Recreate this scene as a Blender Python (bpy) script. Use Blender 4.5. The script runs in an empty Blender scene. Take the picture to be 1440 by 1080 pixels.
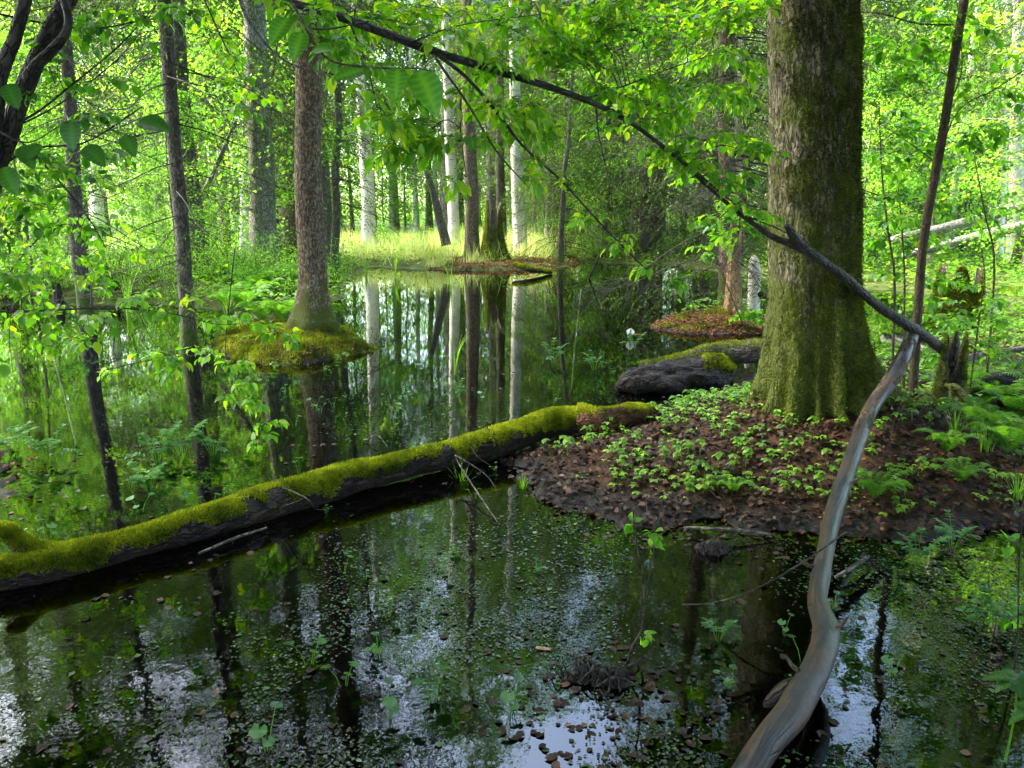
import bpy, math
import numpy as np
from math import radians as R

# ------------------------------------------------------------------ camera, sky, sun, exposure
scene = bpy.context.scene
F_PX, PITCH, EYE = 1100.0, R(12.3), 1.6          # focal length in pixels of a 1440 px wide frame
cam_d = bpy.data.cameras.new('camera'); cam = bpy.data.objects.new('camera', cam_d)
scene.collection.objects.link(cam); scene.camera = cam
cam.location = (0, 0, EYE); cam.rotation_euler = (math.pi/2 - PITCH, 0, 0)
cam_d.sensor_width = 36; cam_d.lens = F_PX/1440*36
cam_d.clip_start = .05; cam_d.clip_end = 2000

SUN_EL, SUN_AZ = R(50), R(-72)                    # azimuth from +Y towards +X
world = bpy.data.worlds.new('World'); scene.world = world; world.use_nodes = True
wn = world.node_tree; wn.nodes.clear()
sky = wn.nodes.new('ShaderNodeTexSky'); sky.sky_type = 'NISHITA'; sky.sun_disc = False
sky.sun_elevation = SUN_EL; sky.sun_rotation = SUN_AZ
sky.air_density = 1.0; sky.dust_density = 4.0; sky.ozone_density = 1.0
bg = wn.nodes.new('ShaderNodeBackground'); bg.inputs[1].default_value = .15
wo = wn.nodes.new('ShaderNodeOutputWorld')
wn.links.new(sky.outputs[0], bg.inputs[0]); wn.links.new(bg.outputs[0], wo.inputs[0])
sun_d = bpy.data.lights.new('sun', 'SUN'); sun_d.energy = 3.0; sun_d.angle = R(9); sun_d.color = (1, .96, .87)
sun = bpy.data.objects.new('sun', sun_d); scene.collection.objects.link(sun)
sun.rotation_euler = (math.pi/2 - SUN_EL, 0, -SUN_AZ + math.pi)   # lamp -Z points away from the sun
import mathutils
_sd = mathutils.Vector((math.sin(SUN_AZ)*math.cos(SUN_EL), math.cos(SUN_AZ)*math.cos(SUN_EL), math.sin(SUN_EL)))
sun.rotation_euler = _sd.to_track_quat('Z', 'Y').to_euler()
scene.view_settings.view_transform = 'Standard'; scene.view_settings.look = 'None'
scene.view_settings.exposure = 3.92; scene.view_settings.gamma = 1
scene.cycles.max_bounces = 7; scene.cycles.diffuse_bounces = 4; scene.cycles.glossy_bounces = 2
scene.cycles.transmission_bounces = 4; scene.cycles.transparent_max_bounces = 6
scene.cycles.caustics_reflective = False; scene.cycles.caustics_refractive = False
scene.cycles.sample_clamp_indirect = 6

# ------------------------------------------------------------------ camera geometry used to measure the place
_f = np.array([0, math.cos(PITCH), -math.sin(PITCH)]); _u = np.array([0, math.sin(PITCH), math.cos(PITCH)])
def ray(px, py):
    return _f + (px-720)/F_PX*np.array([1., 0, 0]) + (540-py)/F_PX*_u
def G(px, py, z=0.0):                              # point at height z seen at a pixel
    r = ray(px, py); return np.array([0, 0, EYE]) + r*((z-EYE)/r[2])
def P(px, py, Y):                                  # point at forward distance Y seen at a pixel
    r = ray(px, py); return np.array([0, 0, EYE]) + r*(Y/r[1])
def proj(p):
    d = np.asarray(p, float) - np.array([0, 0, EYE]); t = d @ _f
    return 720 + F_PX*d[0]/t, 540 - F_PX*(d @ _u)/t

# ------------------------------------------------------------------ noise
def _hash(i, j, k):
    h = (i.astype(np.int64)*374761393 + j.astype(np.int64)*668265263 + k.astype(np.int64)*2147483647) & 0xffffffff
    h = ((h ^ (h >> 13))*1274126177) & 0xffffffff
    h = ((h ^ (h >> 16))*2246822519) & 0xffffffff
    return ((h ^ (h >> 15)) & 0xffff)/65535.0
def vnoise(p):
    p = np.asarray(p, float); i = np.floor(p).astype(np.int64); f = p-i; f = f*f*(3-2*f)
    out = 0
    for a in (0, 1):
        for b in (0, 1):
            for c in (0, 1):
                w = (f[..., 0] if a else 1-f[..., 0])*(f[..., 1] if b else 1-f[..., 1])*(f[..., 2] if c else 1-f[..., 2])
                out = out + w*_hash(i[..., 0]+a, i[..., 1]+b, i[..., 2]+c)
    return out*2-1
def fbm(p, o=4, g=.5):
    p = np.asarray(p, float); s = 0; a = 1; t = 0
    for k in range(o):
        s = s + a*vnoise(p*2**k + 17.3*k); t += a; a *= g
    return s/t
def sstep(a, b, x):
    t = np.clip((x-a)/(b-a), 0, 1); return t*t*(3-2*t)
def nrm(v):
    v = np.asarray(v, float); return v/np.maximum(np.linalg.norm(v, axis=-1, keepdims=True), 1e-9)
UP = np.array([0, 0, 1.])

# ------------------------------------------------------------------ mesh builder
class MB:
    def __init__(s): s.V = []; s.T = []; s.Q = []; s.var = []; s.tc = []; s.n = 0
    def add(s, V, T=None, Q=None, var=None, tc=None):
        V = np.asarray(V, float).reshape(-1, 3); m = len(V)
        if T is not None and len(T): s.T.append(np.asarray(T).reshape(-1, 3)+s.n)
        if Q is not None and len(Q): s.Q.append(np.asarray(Q).reshape(-1, 4)+s.n)
        s.V.append(V)
        s.var.append(np.full(m, .5) if var is None else np.broadcast_to(var, (m,)))
        s.tc.append(V if tc is None else tc); s.n += m
    def build(s, name, mat, parent=None, smooth=True, use_tc=True, origin=None):
        me = bpy.data.meshes.new(name)
        V = np.concatenate(s.V)
        if origin is None and parent is not None: origin = np.array(parent.location)
        if origin is not None: V = V-np.asarray(origin)
        T = np.concatenate(s.T) if s.T else np.zeros((0, 3), int)
        Q = np.concatenate(s.Q) if s.Q else np.zeros((0, 4), int)
        me.vertices.add(len(V)); me.vertices.foreach_set('co', V.astype(np.float32).ravel())
        li = np.concatenate([T.ravel(), Q.ravel()]).astype(np.int32)
        st = np.concatenate([np.arange(len(T))*3, len(T)*3+np.arange(len(Q))*4]).astype(np.int32)
        me.loops.add(len(li)); me.loops.foreach_set('vertex_index', li)
        me.polygons.add(len(st)); me.polygons.foreach_set('loop_start', st)
        me.polygons.foreach_set('use_smooth', np.full(len(st), smooth, bool))
        me.update(calc_edges=True)
        a = me.attributes.new('var', 'FLOAT', 'POINT'); a.data.foreach_set('value', np.concatenate(s.var).astype(np.float32))
        if use_tc:
            a = me.attributes.new('tc', 'FLOAT_VECTOR', 'POINT'); a.data.foreach_set('vector', np.concatenate(s.tc).astype(np.float32).ravel())
        me.materials.append(mat)
        o = bpy.data.objects.new(name, me); scene.collection.objects.link(o)
        if parent is not None: o.parent = parent
        elif origin is not None: o.location = origin
        return o
def tag(o, label=None, cat=None, group=None, kind=None):
    if label: o['label'] = label
    if cat: o['category'] = cat
    if group: o['group'] = group
    if kind: o['kind'] = kind
    return o
def empty(name, loc, label, cat, group=None):
    o = bpy.data.objects.new(name, None); scene.collection.objects.link(o); o.location = tuple(float(v) for v in loc)
    return tag(o, label, cat, group)
def copy_tree(o, loc, rz=0, sc=1, label=None, group=None, szz=None, parent=None):
    c = o.copy(); scene.collection.objects.link(c)
    if parent is None:
        c.location = tuple(float(v) for v in loc); c.rotation_euler = (0, 0, rz); c.scale = (sc, sc, szz or sc)
        if label: c['label'] = label
        if group: c['group'] = group
    else: c.parent = parent
    for ch in o.children: copy_tree(ch, None, parent=c)
    return c
def place(o, loc, rz=0, sc=1, label=None, szz=None):
    o.location = tuple(float(v) for v in loc); o.rotation_euler = (0, 0, rz); o.scale = (sc, sc, szz or sc)
    if label: o['label'] = label
    return o

def resample(pts, n):                               # Catmull-Rom
    pts = np.asarray(pts, float); m = len(pts)
    if m == 2: t = np.linspace(0, 1, n)[:, None]; return pts[0]*(1-t)+pts[1]*t
    E = np.vstack([2*pts[0]-pts[1], pts, 2*pts[-1]-pts[-2]])
    u = np.linspace(0, m-1, n); i = np.minimum(u.astype(int), m-2); t = (u-i)[:, None]
    a, b, c, d = E[i], E[i+1], E[i+2], E[i+3]
    return .5*((2*b)+(c-a)*t+(2*a-5*b+4*c-d)*t*t+(3*b-a-3*c+d)*t**3)
def tube(mb, pts, rad, n=8, m=None, bump=0, bfreq=8, cap=True, seed=0, var=.5, shape=None):
    """tapered tube along pts; pts may have a 4th column of radii"""
    pts = np.asarray(pts, float)
    if pts.shape[1] == 4: rad = pts[:, 3]; pts = pts[:, :3]
    rad = np.broadcast_to(np.asarray(rad, float), (len(pts),)) if np.ndim(rad) else np.full(len(pts), float(rad))
    if m is None: m = len(pts)
    if m != len(pts):
        Q = resample(np.hstack([pts, rad[:, None]]), m); pts, rad = Q[:, :3], np.maximum(Q[:, 3], 1e-4)
    tan = nrm(np.gradient(pts, axis=0))
    ref = np.array([0, 0, 1.]) if abs(tan[0, 2]) < .8 else np.array([0, 1., 0])
    X = np.zeros_like(pts); x = nrm(np.cross(ref, tan[0]))
    for i in range(m):
        x = nrm(x-tan[i]*(x@tan[i])); X[i] = x
    Yv = np.cross(tan, X)
    th = np.linspace(0, 2*math.pi, n, endpoint=False)
    s = np.concatenate([[0], np.cumsum(np.linalg.norm(np.diff(pts, axis=0), axis=1))])
    rr = np.repeat(rad[:, None], n, 1)
    if shape is not None: rr = rr*shape(s[:, None]/max(s[-1], 1e-6), th[None, :])
    ring = np.cos(th)[None, :, None]*X[:, None]+np.sin(th)[None, :, None]*Yv[:, None]
    tc = np.stack([np.cos(th)[None]*rad[:, None], np.sin(th)[None]*rad[:, None], np.repeat(s[:, None], n, 1)], -1)+seed*3.7
    if bump:
        q = tc*np.array([bfreq, bfreq, bfreq*.45])
        rr = rr*(1+bump*fbm(q, 4))
    V = pts[:, None]+ring*rr[..., None]
    i, j = np.meshgrid(np.arange(m-1), np.arange(n), indexing='ij'); k = (j+1) % n
    Qd = np.stack([i*n+j, i*n+k, (i+1)*n+k, (i+1)*n+j], -1).reshape(-1, 4)
    V = V.reshape(-1, 3); tc = tc.reshape(-1, 3); T = None
    if cap:
        V = np.vstack([V, pts[0], pts[-1]]); tc = np.vstack([tc, tc[0]*0+[0, 0, s[0]], tc[0]*0+[0, 0, s[-1]]])
        a = m*n; jj = np.arange(n); kk = (jj+1) % n
        T = np.vstack([np.stack([np.full(n, a), kk, jj], 1), np.stack([np.full(n, a+1), (m-1)*n+jj, (m-1)*n+kk], 1)])
    mb.add(V, T, Qd, var, tc)
    return V[:m*n].reshape(m, n, 3)

# leaf templates (x across, y along, z normal)
def _leaf8():
    st = [(.12, .17), (.35, .34), (.6, .31), (.82, .16)]
    v = [(0, 0, 0)]
    for y, w in st: v += [(-w, y, .07*w/.3+.03*math.sin(y*9)), (0, y, -.02), (w, y, .07*w/.3-.02*math.sin(y*11))]
    v.append((0, 1, -.07)); v = np.array(v, float); v[:, 2] -= .22*v[:, 1]**2
    T = [(0, 2, 1), (0, 3, 2), (10, 11, 13), (11, 12, 13)]; Q = []
    for k in range(3):
        a = 1+3*k; Q += [(a, a+1, a+4, a+3), (a+1, a+2, a+5, a+4)]
    return v, np.array(T), np.array(Q)
LEAF8 = _leaf8()
def _leaf_big(k=11):
    v = []; 
    for i in range(k+1):
        y = i/k; w = .36*math.sin(math.pi*min(1, y**.8))**.75*(1-.25*y)+(.012 if i % 2 else 0)*(0 < i < k)
        z = -.25*y*y; v += [(-w, y, z+.16*w+.015*math.sin(i*2.1)), (-w*.5, y+.01, z+.05*w-.008*(i % 2)), (0, y, z-.02), (w*.5, y+.01, z+.05*w+.008*(i % 2)), (w, y, z+.14*w-.015*math.sin(i*1.7))]
    Q = [(5*i+j, 5*i+j+1, 5*i+j+6, 5*i+j+5) for i in range(k) for j in range(4)]
    return np.array(v, float), None, np.array(Q)
LEAFB = _leaf_big(15)
VEIN = np.array([(.38 if j == 2 else (.16 if i % 2 else -.10)) for i in range(16) for j in range(5)])
LEAF4 = (np.array([(0, 0, 0), (.3, .45, .06), (0, 1, -.12), (-.3, .45, .06)], float), np.array([(0, 1, 2), (0, 2, 3)]), None)
BLADE = (np.array([(-.5, 0, 0), (.5, 0, 0), (0, 1, 0)], float), np.array([(0, 1, 2)]), None)
def round_leaf(k=12, notch=.35):
    v = [(0, 0, 0)]
    for i in range(k+1):
        a = -math.pi/2+notch+(2*math.pi-2*notch)*i/k
        r = .5*(1+.05*math.sin(i*2.3)); v.append((r*math.cos(a), .12+r*math.sin(a), .1*r+.03*math.sin(i*1.7)))
    return np.array(v, float), np.array([(0, i+1, i+2) for i in range(k)]), None
ROUND = round_leaf()
def inst(mb, tpl, pos, d, up, size, var=.5, wid=1.0, vo=None):
    tv, T, Q = tpl; pos = np.asarray(pos, float).reshape(-1, 3); N = len(pos)
    if N == 0: return
    y = nrm(np.broadcast_to(d, (N, 3))); up = np.broadcast_to(up, (N, 3))
    x = nrm(np.cross(y, up)+1e-6); z = np.cross(x, y)
    s = np.broadcast_to(size, (N,))[:, None, None]; w = np.broadcast_to(wid, (N,))[:, None, None]
    V = pos[:, None]+s*(tv[None, :, 0:1]*x[:, None]*w+tv[None, :, 1:2]*y[:, None]+tv[None, :, 2:3]*z[:, None])
    k = len(tv); off = (np.arange(N)*k)[:, None, None]
    va = np.repeat(np.broadcast_to(var, (N,)), k)
    if vo is not None: va = np.clip(va+np.tile(vo, N), 0, 1)
    mb.add(V.reshape(-1, 3), None if T is None else (T[None]+off).reshape(-1, 3), None if Q is None else (Q[None]+off).reshape(-1, 4), va)

# ------------------------------------------------------------------ materials
class MT:
    def __init__(s, name):
        s.m = bpy.data.materials.new(name); s.m.use_nodes = True; s.t = s.m.node_tree
        s.t.nodes.clear(); s.out = s.n('ShaderNodeOutputMaterial')
    def n(s, t, **kw):
        x = s.t.nodes.new(t)
        for k, v in kw.items():
            if k.startswith('i_'): x.inputs[k[2:].replace('_', ' ')].default_value = v
            else: setattr(x, k, v)
        return x
    def l(s, a, b): s.t.links.new(a, b)
    def attr(s, name): return s.n('ShaderNodeAttribute', attribute_name=name)
    def ramp(s, fac, stops, interp='LINEAR'):
        r = s.n('ShaderNodeValToRGB'); r.color_ramp.interpolation = interp; e = r.color_ramp.elements
        while len(e) < len(stops): e.new(.5)
        for q, (p, c) in zip(e, stops):
            q.position = p; q.color = (c, c, c, 1) if np.isscalar(c) else (*c, 1)
        s.l(fac, r.inputs[0]); return r.outputs[0]
    def noise(s, vec, scale, detail=4, rough=.55, out=0):
        x = s.n('ShaderNodeTexNoise'); x.inputs['Scale'].default_value = scale; x.inputs['Detail'].default_value = detail
        x.inputs['Roughness'].default_value = rough
        if vec is not None: s.l(vec, x.inputs['Vector'])
        return x.outputs[out]
    def vor(s, vec, scale, feat='F1', out='Distance'):
        x = s.n('ShaderNodeTexVoronoi', feature=feat); x.inputs['Scale'].default_value = scale
        if vec is not None: s.l(vec, x.inputs['Vector'])
        return x.outputs[out]
    def mix(s, f, a, b, bt='MIX'):
        x = s.n('ShaderNodeMix', data_type='RGBA', blend_type=bt)
        for k, v in ((0, f), (6, a), (7, b)):
            if hasattr(v, 'links'): s.l(v, x.inputs[k])
            elif k == 0: x.inputs[0].default_value = v
            else: x.inputs[k].default_value = (*v, 1)
        return x.outputs[2]
    def math(s, op, a, b=0.0, clamp=False):
        x = s.n('ShaderNodeMath', operation=op, use_clamp=clamp)
        for k, v in ((0, a), (1, b)):
            if hasattr(v, 'links'): s.l(v, x.inputs[k])
            else: x.inputs[k].default_value = v
        return x.outputs[0]
    def scale(s, vec, sc):
        x = s.n('ShaderNodeMapping'); x.inputs['Scale'].default_value = sc; s.l(vec, x.inputs[0]); return x.outputs[0]
    def bump(s, h, strength, dist, nxt=None):
        x = s.n('ShaderNodeBump'); x.inputs['Strength'].default_value = strength; x.inputs['Distance'].default_value = dist
        s.l(h, x.inputs['Height'])
        if nxt is not None: s.l(nxt, x.inputs['Normal'])
        return x.outputs[0]
    def bsdf(s, col, rough=.7, normal=None, spec=.5):
        b = s.n('ShaderNodeBsdfPrincipled'); b.inputs['Specular IOR Level'].default_value = spec
        if hasattr(col, 'links'): s.l(col, b.inputs['Base Color'])
        else: b.inputs['Base Color'].default_value = (*col, 1)
        if hasattr(rough, 'links'): s.l(rough, b.inputs['Roughness'])
        else: b.inputs['Roughness'].default_value = rough
        if normal is not None: s.l(normal, b.inputs['Normal'])
        return b
    def done(s, sh):
        s.l(sh, s.out.inputs[0]); return s.m

def leaf_mat(name, stops, trans, tf=.5, rough=.42, spec=.5):
    t = MT(name); v = t.attr('var').outputs['Fac']
    g = t.n('ShaderNodeNewGeometry'); nz = t.noise(g.outputs['Position'], 1.3, 2)
    f = t.math('ADD', v, t.math('MULTIPLY', t.math('SUBTRACT', nz, .5), .5), True)
    c = t.ramp(f, stops); b = t.bsdf(c, rough, spec=spec)
    tr = t.n('ShaderNodeBsdfTranslucent'); t.l(t.mix(1.0, c, trans, 'MULTIPLY'), tr.inputs[0])
    m = t.n('ShaderNodeMixShader'); m.inputs[0].default_value = tf
    t.l(b.outputs[0], m.inputs[1]); t.l(tr.outputs[0], m.inputs[2])
    return t.done(m.outputs[0])
M = {}
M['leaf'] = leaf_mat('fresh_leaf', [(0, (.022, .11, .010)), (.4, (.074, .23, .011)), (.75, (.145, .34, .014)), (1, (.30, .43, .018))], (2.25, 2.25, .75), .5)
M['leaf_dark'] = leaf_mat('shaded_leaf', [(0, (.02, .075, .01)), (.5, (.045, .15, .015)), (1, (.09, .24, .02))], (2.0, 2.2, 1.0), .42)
M['leaf_far'] = leaf_mat('woodland_leaf', [(0, (.035, .13, .016)), (.5, (.12, .27, .024)), (1, (.26, .41, .045))], (1.9, 2.1, 1.0), .5, .6, .25)
M['canopy'] = leaf_mat('canopy_leaf_shaded', [(0, (.02, .06, .010)), (.5, (.045, .115, .016)), (1, (.085, .18, .025))], (1.8, 1.9, 1.0), .38, .6, .25)  # darker green holds the shade of crowns seen from their shadowed side
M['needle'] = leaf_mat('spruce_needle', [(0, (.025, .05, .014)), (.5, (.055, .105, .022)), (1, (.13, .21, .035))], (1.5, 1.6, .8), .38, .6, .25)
M['herb'] = leaf_mat('herb_leaf', [(0, (.04, .12, .010)), (.5, (.105, .25, .013)), (1, (.23, .40, .03))], (2.0, 2.1, 1.0), .45, .5)
M['fern'] = leaf_mat('fern_leaf', [(0, (.03, .10, .010)), (.5, (.065, .19, .014)), (1, (.13, .28, .025))], (2.0, 2.0, 1.0), .5, .5)
M['pond_leaf'] = leaf_mat('pond_leaf', [(0, (.02, .08, .02)), (.5, (.04, .15, .03)), (1, (.10, .26, .05))], (1.8, 2.0, 1.2), .35, .3)
M['moss'] = leaf_mat('moss_tuft', [(0, (.03, .045, .004)), (.35, (.12, .155, .008)), (.7, (.25, .30, .012)), (1, (.40, .44, .02))], (1.4, 1.4, .8), .35, .8, .15)
M['moss_dark'] = leaf_mat('trunk_moss', [(0, (.018, .024, .004)), (.4, (.06, .08, .007)), (.7, (.13, .17, .010)), (1, (.26, .31, .02))], (1.3, 1.4, .8), .3, .8, .15)
M['litter'] = leaf_mat('dead_leaf', [(0, (.010, .005, .003)), (.4, (.034, .015, .007)), (.8, (.085, .042, .018)), (1, (.21, .13, .07))], (1.4, 1.1, .8), .15, .5, .3)
M['straw'] = leaf_mat('dry_reed', [(0, (.25, .19, .09)), (1, (.5, .42, .26))], (1.3, 1.2, 1.0), .25, .6)

def bark_mat(name, c0, c1, c2, moss=None, moss_bias=-1.0, lichen=None, lichen_amt=.0, sc=1.0, low_moss=0.0, low_h=.8, rough=.85, fissure=1.0):
    """c0 cracks, c1 main, c2 light plates; moss grows on noise patches and near the foot"""
    t = MT(name); tc = t.attr('tc').outputs['Vector']; v = t.scale(tc, (1, 1, .38))
    n1 = t.noise(v, 9*sc, 6, .6); n2 = t.noise(tc, 38*sc, 4, .65)
    wv = t.mix(.12, v, t.noise(v, 14*sc, 3, .6, 1)); edge = t.ramp(t.vor(wv, 30*sc, 'DISTANCE_TO_EDGE'), [(.0, 0.0), (.16, 1.0)])
    vo = t.vor(v, 26*sc); k = t.math('ADD', t.math('MULTIPLY', n1, .6), t.math('MULTIPLY', vo, .45))
    col = t.ramp(k, [(.25, c0), (.45, c1), (.72, c2)])
    col = t.mix(t.ramp(n2, [(.35, 0.0), (.7, .55)]), col, c0)
    if lichen is not None:
        nl = t.noise(tc, 30*sc, 6, .75)
        col = t.mix(t.ramp(nl, [(.60-lichen_amt, 0.0), (.74-lichen_amt, .7)]), col, lichen)
    if fissure: col = t.mix(edge, c0, col)
    if moss is not None:
        g = t.n('ShaderNodeNewGeometry'); sx = t.n('ShaderNodeSeparateXYZ'); t.l(g.outputs['Position'], sx.inputs[0])
        low = t.math('MULTIPLY', t.math('SUBTRACT', 1.0, t.math('DIVIDE', sx.outputs[2], low_h), True), low_moss)
        nm = t.noise(tc, 5*sc, 5, .65)
        f = t.math('ADD', t.math('ADD', nm, moss_bias), low)
        f = t.ramp(f, [(.45, 0.0), (.58, 1.0)])
        mc = t.mix(t.noise(tc, 60, 3), tuple(c*.45 for c in moss), tuple(min(1, c*1.5) for c in moss))
        col = t.mix(f, col, mc)
    h = t.math('ADD', t.math('MULTIPLY', n1, .8), t.math('ADD', t.math('MULTIPLY', edge, .5*fissure), t.math('MULTIPLY', n2, .3)))
    nb = t.bump(h, .9, .02)
    return t.done(t.bsdf(col, rough, nb, .25).outputs[0])
M['bark_big'] = bark_mat('mossy_bark', (.025, .02, .013), (.13, .11, .065), (.30, .27, .18), moss=(.06, .075, .010), moss_bias=-.01, low_moss=.3, low_h=1.6, lichen=(.26, .28, .19), lichen_amt=.03)
M['bark_spruce'] = bark_mat('spruce_bark', (.04, .035, .03), (.13, .115, .09), (.24, .22, .18), moss=(.07, .11, .02), moss_bias=-.2, low_moss=.35, low_h=.8, lichen=(.27, .33, .27), lichen_amt=.05)
M['bark_lichen'] = bark_mat('lichen_bark', (.07, .065, .05), (.26, .25, .20), (.45, .45, .37), moss=(.07, .13, .02), moss_bias=-.15, low_moss=.35, low_h=1.0, lichen=(.55, .58, .47), lichen_amt=.12)
M['bark_red'] = bark_mat('red_brown_bark', (.05, .028, .018), (.19, .12, .072), (.33, .26, .17), moss=(.07, .09, .012), moss_bias=-.12, low_moss=.45, low_h=.9, lichen=(.33, .35, .26), lichen_amt=.13)
M['bark_dark'] = bark_mat('wet_dark_bark', (.012, .01, .008), (.04, .035, .026), (.085, .075, .055), moss=(.06, .09, .015), moss_bias=-.12, rough=.6)
M['bark_far'] = bark_mat('far_bark', (.09, .075, .055), (.24, .20, .15), (.40, .36, .28), lichen=(.42, .44, .32), lichen_amt=.08, sc=.6)
M['bark_sapling'] = bark_mat('sapling_bark', (.05, .035, .02), (.12, .085, .05), (.2, .16, .10), moss=(.09, .12, .02), moss_bias=-.1, sc=2.2)
M['bark_log'] = bark_mat('rotting_log_bark', (.004, .003, .003), (.018, .013, .010), (.06, .038, .022), moss=(.08, .10, .012), moss_bias=-.2, rough=.5)
M['rotten'] = bark_mat('orange_rotten_wood', (.03, .014, .007), (.10, .045, .018), (.24, .11, .04), moss=(.08, .09, .012), moss_bias=-.05, sc=1.2)
M['stump_wood'] = bark_mat('pale_stump_wood', (.16, .08, .03), (.42, .27, .12), (.62, .47, .26), sc=1.1)
M['grey_log'] = bark_mat('grey_log_bark', (.04, .035, .03), (.14, .12, .10), (.3, .27, .23), moss=(.09, .13, .02), moss_bias=-.08)

def birch_mat():
    t = MT('white_birch_bark'); tc = t.attr('tc').outputs['Vector']
    n = t.noise(t.scale(tc, (1.5, 1.5, 9)), 2.2, 4, .6); n2 = t.noise(tc, 3, 3)
    c = t.mix(t.ramp(n2, [(.4, 0.0), (.7, 1.0)]), (.72, .70, .62), (.50, .46, .38))
    c = t.mix(t.ramp(n, [(.60, 0.0), (.66, 1.0)]), c, (.06, .05, .045))
    return t.done(t.bsdf(c, .6, t.bump(n, .4, .01)).outputs[0])
M['birch'] = birch_mat()
def pole_mat():
    t = MT('bare_wet_wood'); tc = t.attr('tc').outputs['Vector']; g = t.n('ShaderNodeNewGeometry')
    n1 = t.noise(t.scale(tc, (9, 9, .5)), 6, 8, .7); n2 = t.noise(t.scale(tc, (1, 1, .5)), 7, 6, .7); n3 = t.noise(tc, 60, 3)
    c = t.ramp(n1, [(.3, (.004, .004, .004)), (.45, (.016, .015, .017)), (.58, (.030, .028, .031)), (.78, (.06, .056, .058))])
    c = t.mix(t.ramp(n2, [(.48, 0.0), (.62, .8)]), c, (.11, .055, .018))
    v = t.attr('var').outputs['Fac']
    c = t.mix(t.math('MULTIPLY', v, t.ramp(t.noise(t.scale(tc, (1, 1, .6)), 14, 4), [(.42, 0.0), (.52, 1.0)])), c, (.05, .035, .025))
    cr = t.ramp(t.vor(t.scale(tc, (1, 1, .07)), 34, 'DISTANCE_TO_EDGE'), [(.0, 0.0), (.035, 1.0)]); ck = t.math('MAXIMUM', cr, t.ramp(t.noise(tc, 6, 3), [(.45, 0.0), (.55, 1.0)]))
    c = t.mix(ck, (.008, .006, .005), c)
    c = t.mix(t.ramp(n3, [(.62, 0.0), (.7, .6)]), c, (.02, .014, .01))
    return t.done(t.bsdf(c, t.ramp(n2, [(.3, .30), (.6, .5)]), t.bump(t.math('ADD', t.math('ADD', n1, t.math('MULTIPLY', ck, .5)), t.math('MULTIPLY', n3, .35)), .6, .005), .42).outputs[0])
M['pole'] = pole_mat()
def ground_mat():
    t = MT('forest_soil'); g = t.n('ShaderNodeNewGeometry'); p = g.outputs['Position']
    sx = t.n('ShaderNodeSeparateXYZ'); t.l(p, sx.inputs[0]); z = sx.outputs[2]
    n1 = t.noise(p, 14, 6, .65); n2 = t.noise(p, 2.3, 4); vo = t.vor(p, 22, out='Color')
    vs = t.n('ShaderNodeSeparateColor'); t.l(vo, vs.inputs[0])
    soil = t.ramp(t.math('ADD', t.math('MULTIPLY', n1, .6), t.math('MULTIPLY', vs.outputs[0], .4)), [(.2, (.008, .005, .003)), (.45, (.03, .015, .008)), (.65, (.065, .034, .017)), (.85, (.13, .08, .045))])
    mud = t.ramp(n1, [(.3, (.006, .006, .005)), (.6, (.022, .02, .015)), (.8, (.05, .042, .03))])
    under = t.ramp(t.math('ADD', t.math('MULTIPLY', n1, .7), t.math('MULTIPLY', vs.outputs[1], .3)), [(.3, (.004, .005, .003)), (.55, (.014, .016, .006)), (.8, (.045, .04, .016))])
    c = t.mix(t.ramp(t.math('ADD', z, t.math('MULTIPLY', n2, .05)), [(.045, 0.0), (.11, 1.0)]), mud, soil)
    wet = t.ramp(t.math('ADD', z, .5), [(.47, 0.0), (.50, 1.0)])
    c = t.mix(wet, under, c)
    far = t.ramp(t.math('DIVIDE', sx.outputs[1], 40.0), [(.28, 0.0), (.36, 1.0)])
    fl = t.ramp(n1, [(.3, (.03, .05, .012)), (.5, (.07, .10, .02)), (.75, (.13, .19, .03))])
    c = t.mix(t.math('MULTIPLY', t.math('MULTIPLY', far, wet), t.ramp(n2, [(.35, .3), (.6, 1.0)])), c, fl)
    r = t.ramp(z, [(.005, .38), (.06, .85)])
    return t.done(t.bsdf(c, r, t.bump(t.math('ADD', n1, vs.outputs[0]), .8, .03), .15).outputs[0])
M['ground'] = ground_mat()
def water_mat():
    t = MT('dark_pond_water'); g = t.n('ShaderNodeNewGeometry'); p = g.outputs['Position']
    sx = t.n('ShaderNodeSeparateXYZ'); t.l(p, sx.inputs[0])
    n1 = t.noise(t.scale(p, (1, 1.0, 1)), 7.0, 3, .5); n2 = t.noise(p, 34, 2, .5)
    film = t.ramp(t.noise(p, 1.1, 3), [(.42, 0.0), (.62, 1.0)])
    near = t.ramp(t.math('DIVIDE', sx.outputs[1], 10.0), [(.25, 1.0), (.85, 0.0)])
    h = t.math('ADD', t.math('MULTIPLY', n1, .7), t.math('MULTIPLY', n2, t.math('MULTIPLY', film, .2)))
    b = t.n('ShaderNodeBump'); b.inputs['Distance'].default_value = .004; t.l(h, b.inputs['Height'])
    t.l(t.math('ADD', .07, t.math('MULTIPLY', near, .27)), b.inputs['Strength'])
    fr = t.n('ShaderNodeFresnel'); fr.inputs[0].default_value = 1.52; t.l(b.outputs[0], fr.inputs['Normal'])
    gl = t.n('ShaderNodeBsdfAnisotropic') if False else t.n('ShaderNodeBsdfGlossy')
    gl.inputs['Roughness'].default_value = .015; gl.inputs['Color'].default_value = (.95, .98, 1, 1); t.l(b.outputs[0], gl.inputs['Normal'])
    tr = t.n('ShaderNodeBsdfTransparent'); tr.inputs[0].default_value = (.15, .125, .06, 1)
    m = t.n('ShaderNodeMixShader'); t.l(fr.outputs[0], m.inputs[0]); t.l(tr.outputs[0], m.inputs[1]); t.l(gl.outputs[0], m.inputs[2])
    return t.done(m.outputs[0])
M['water'] = water_mat()

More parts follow.
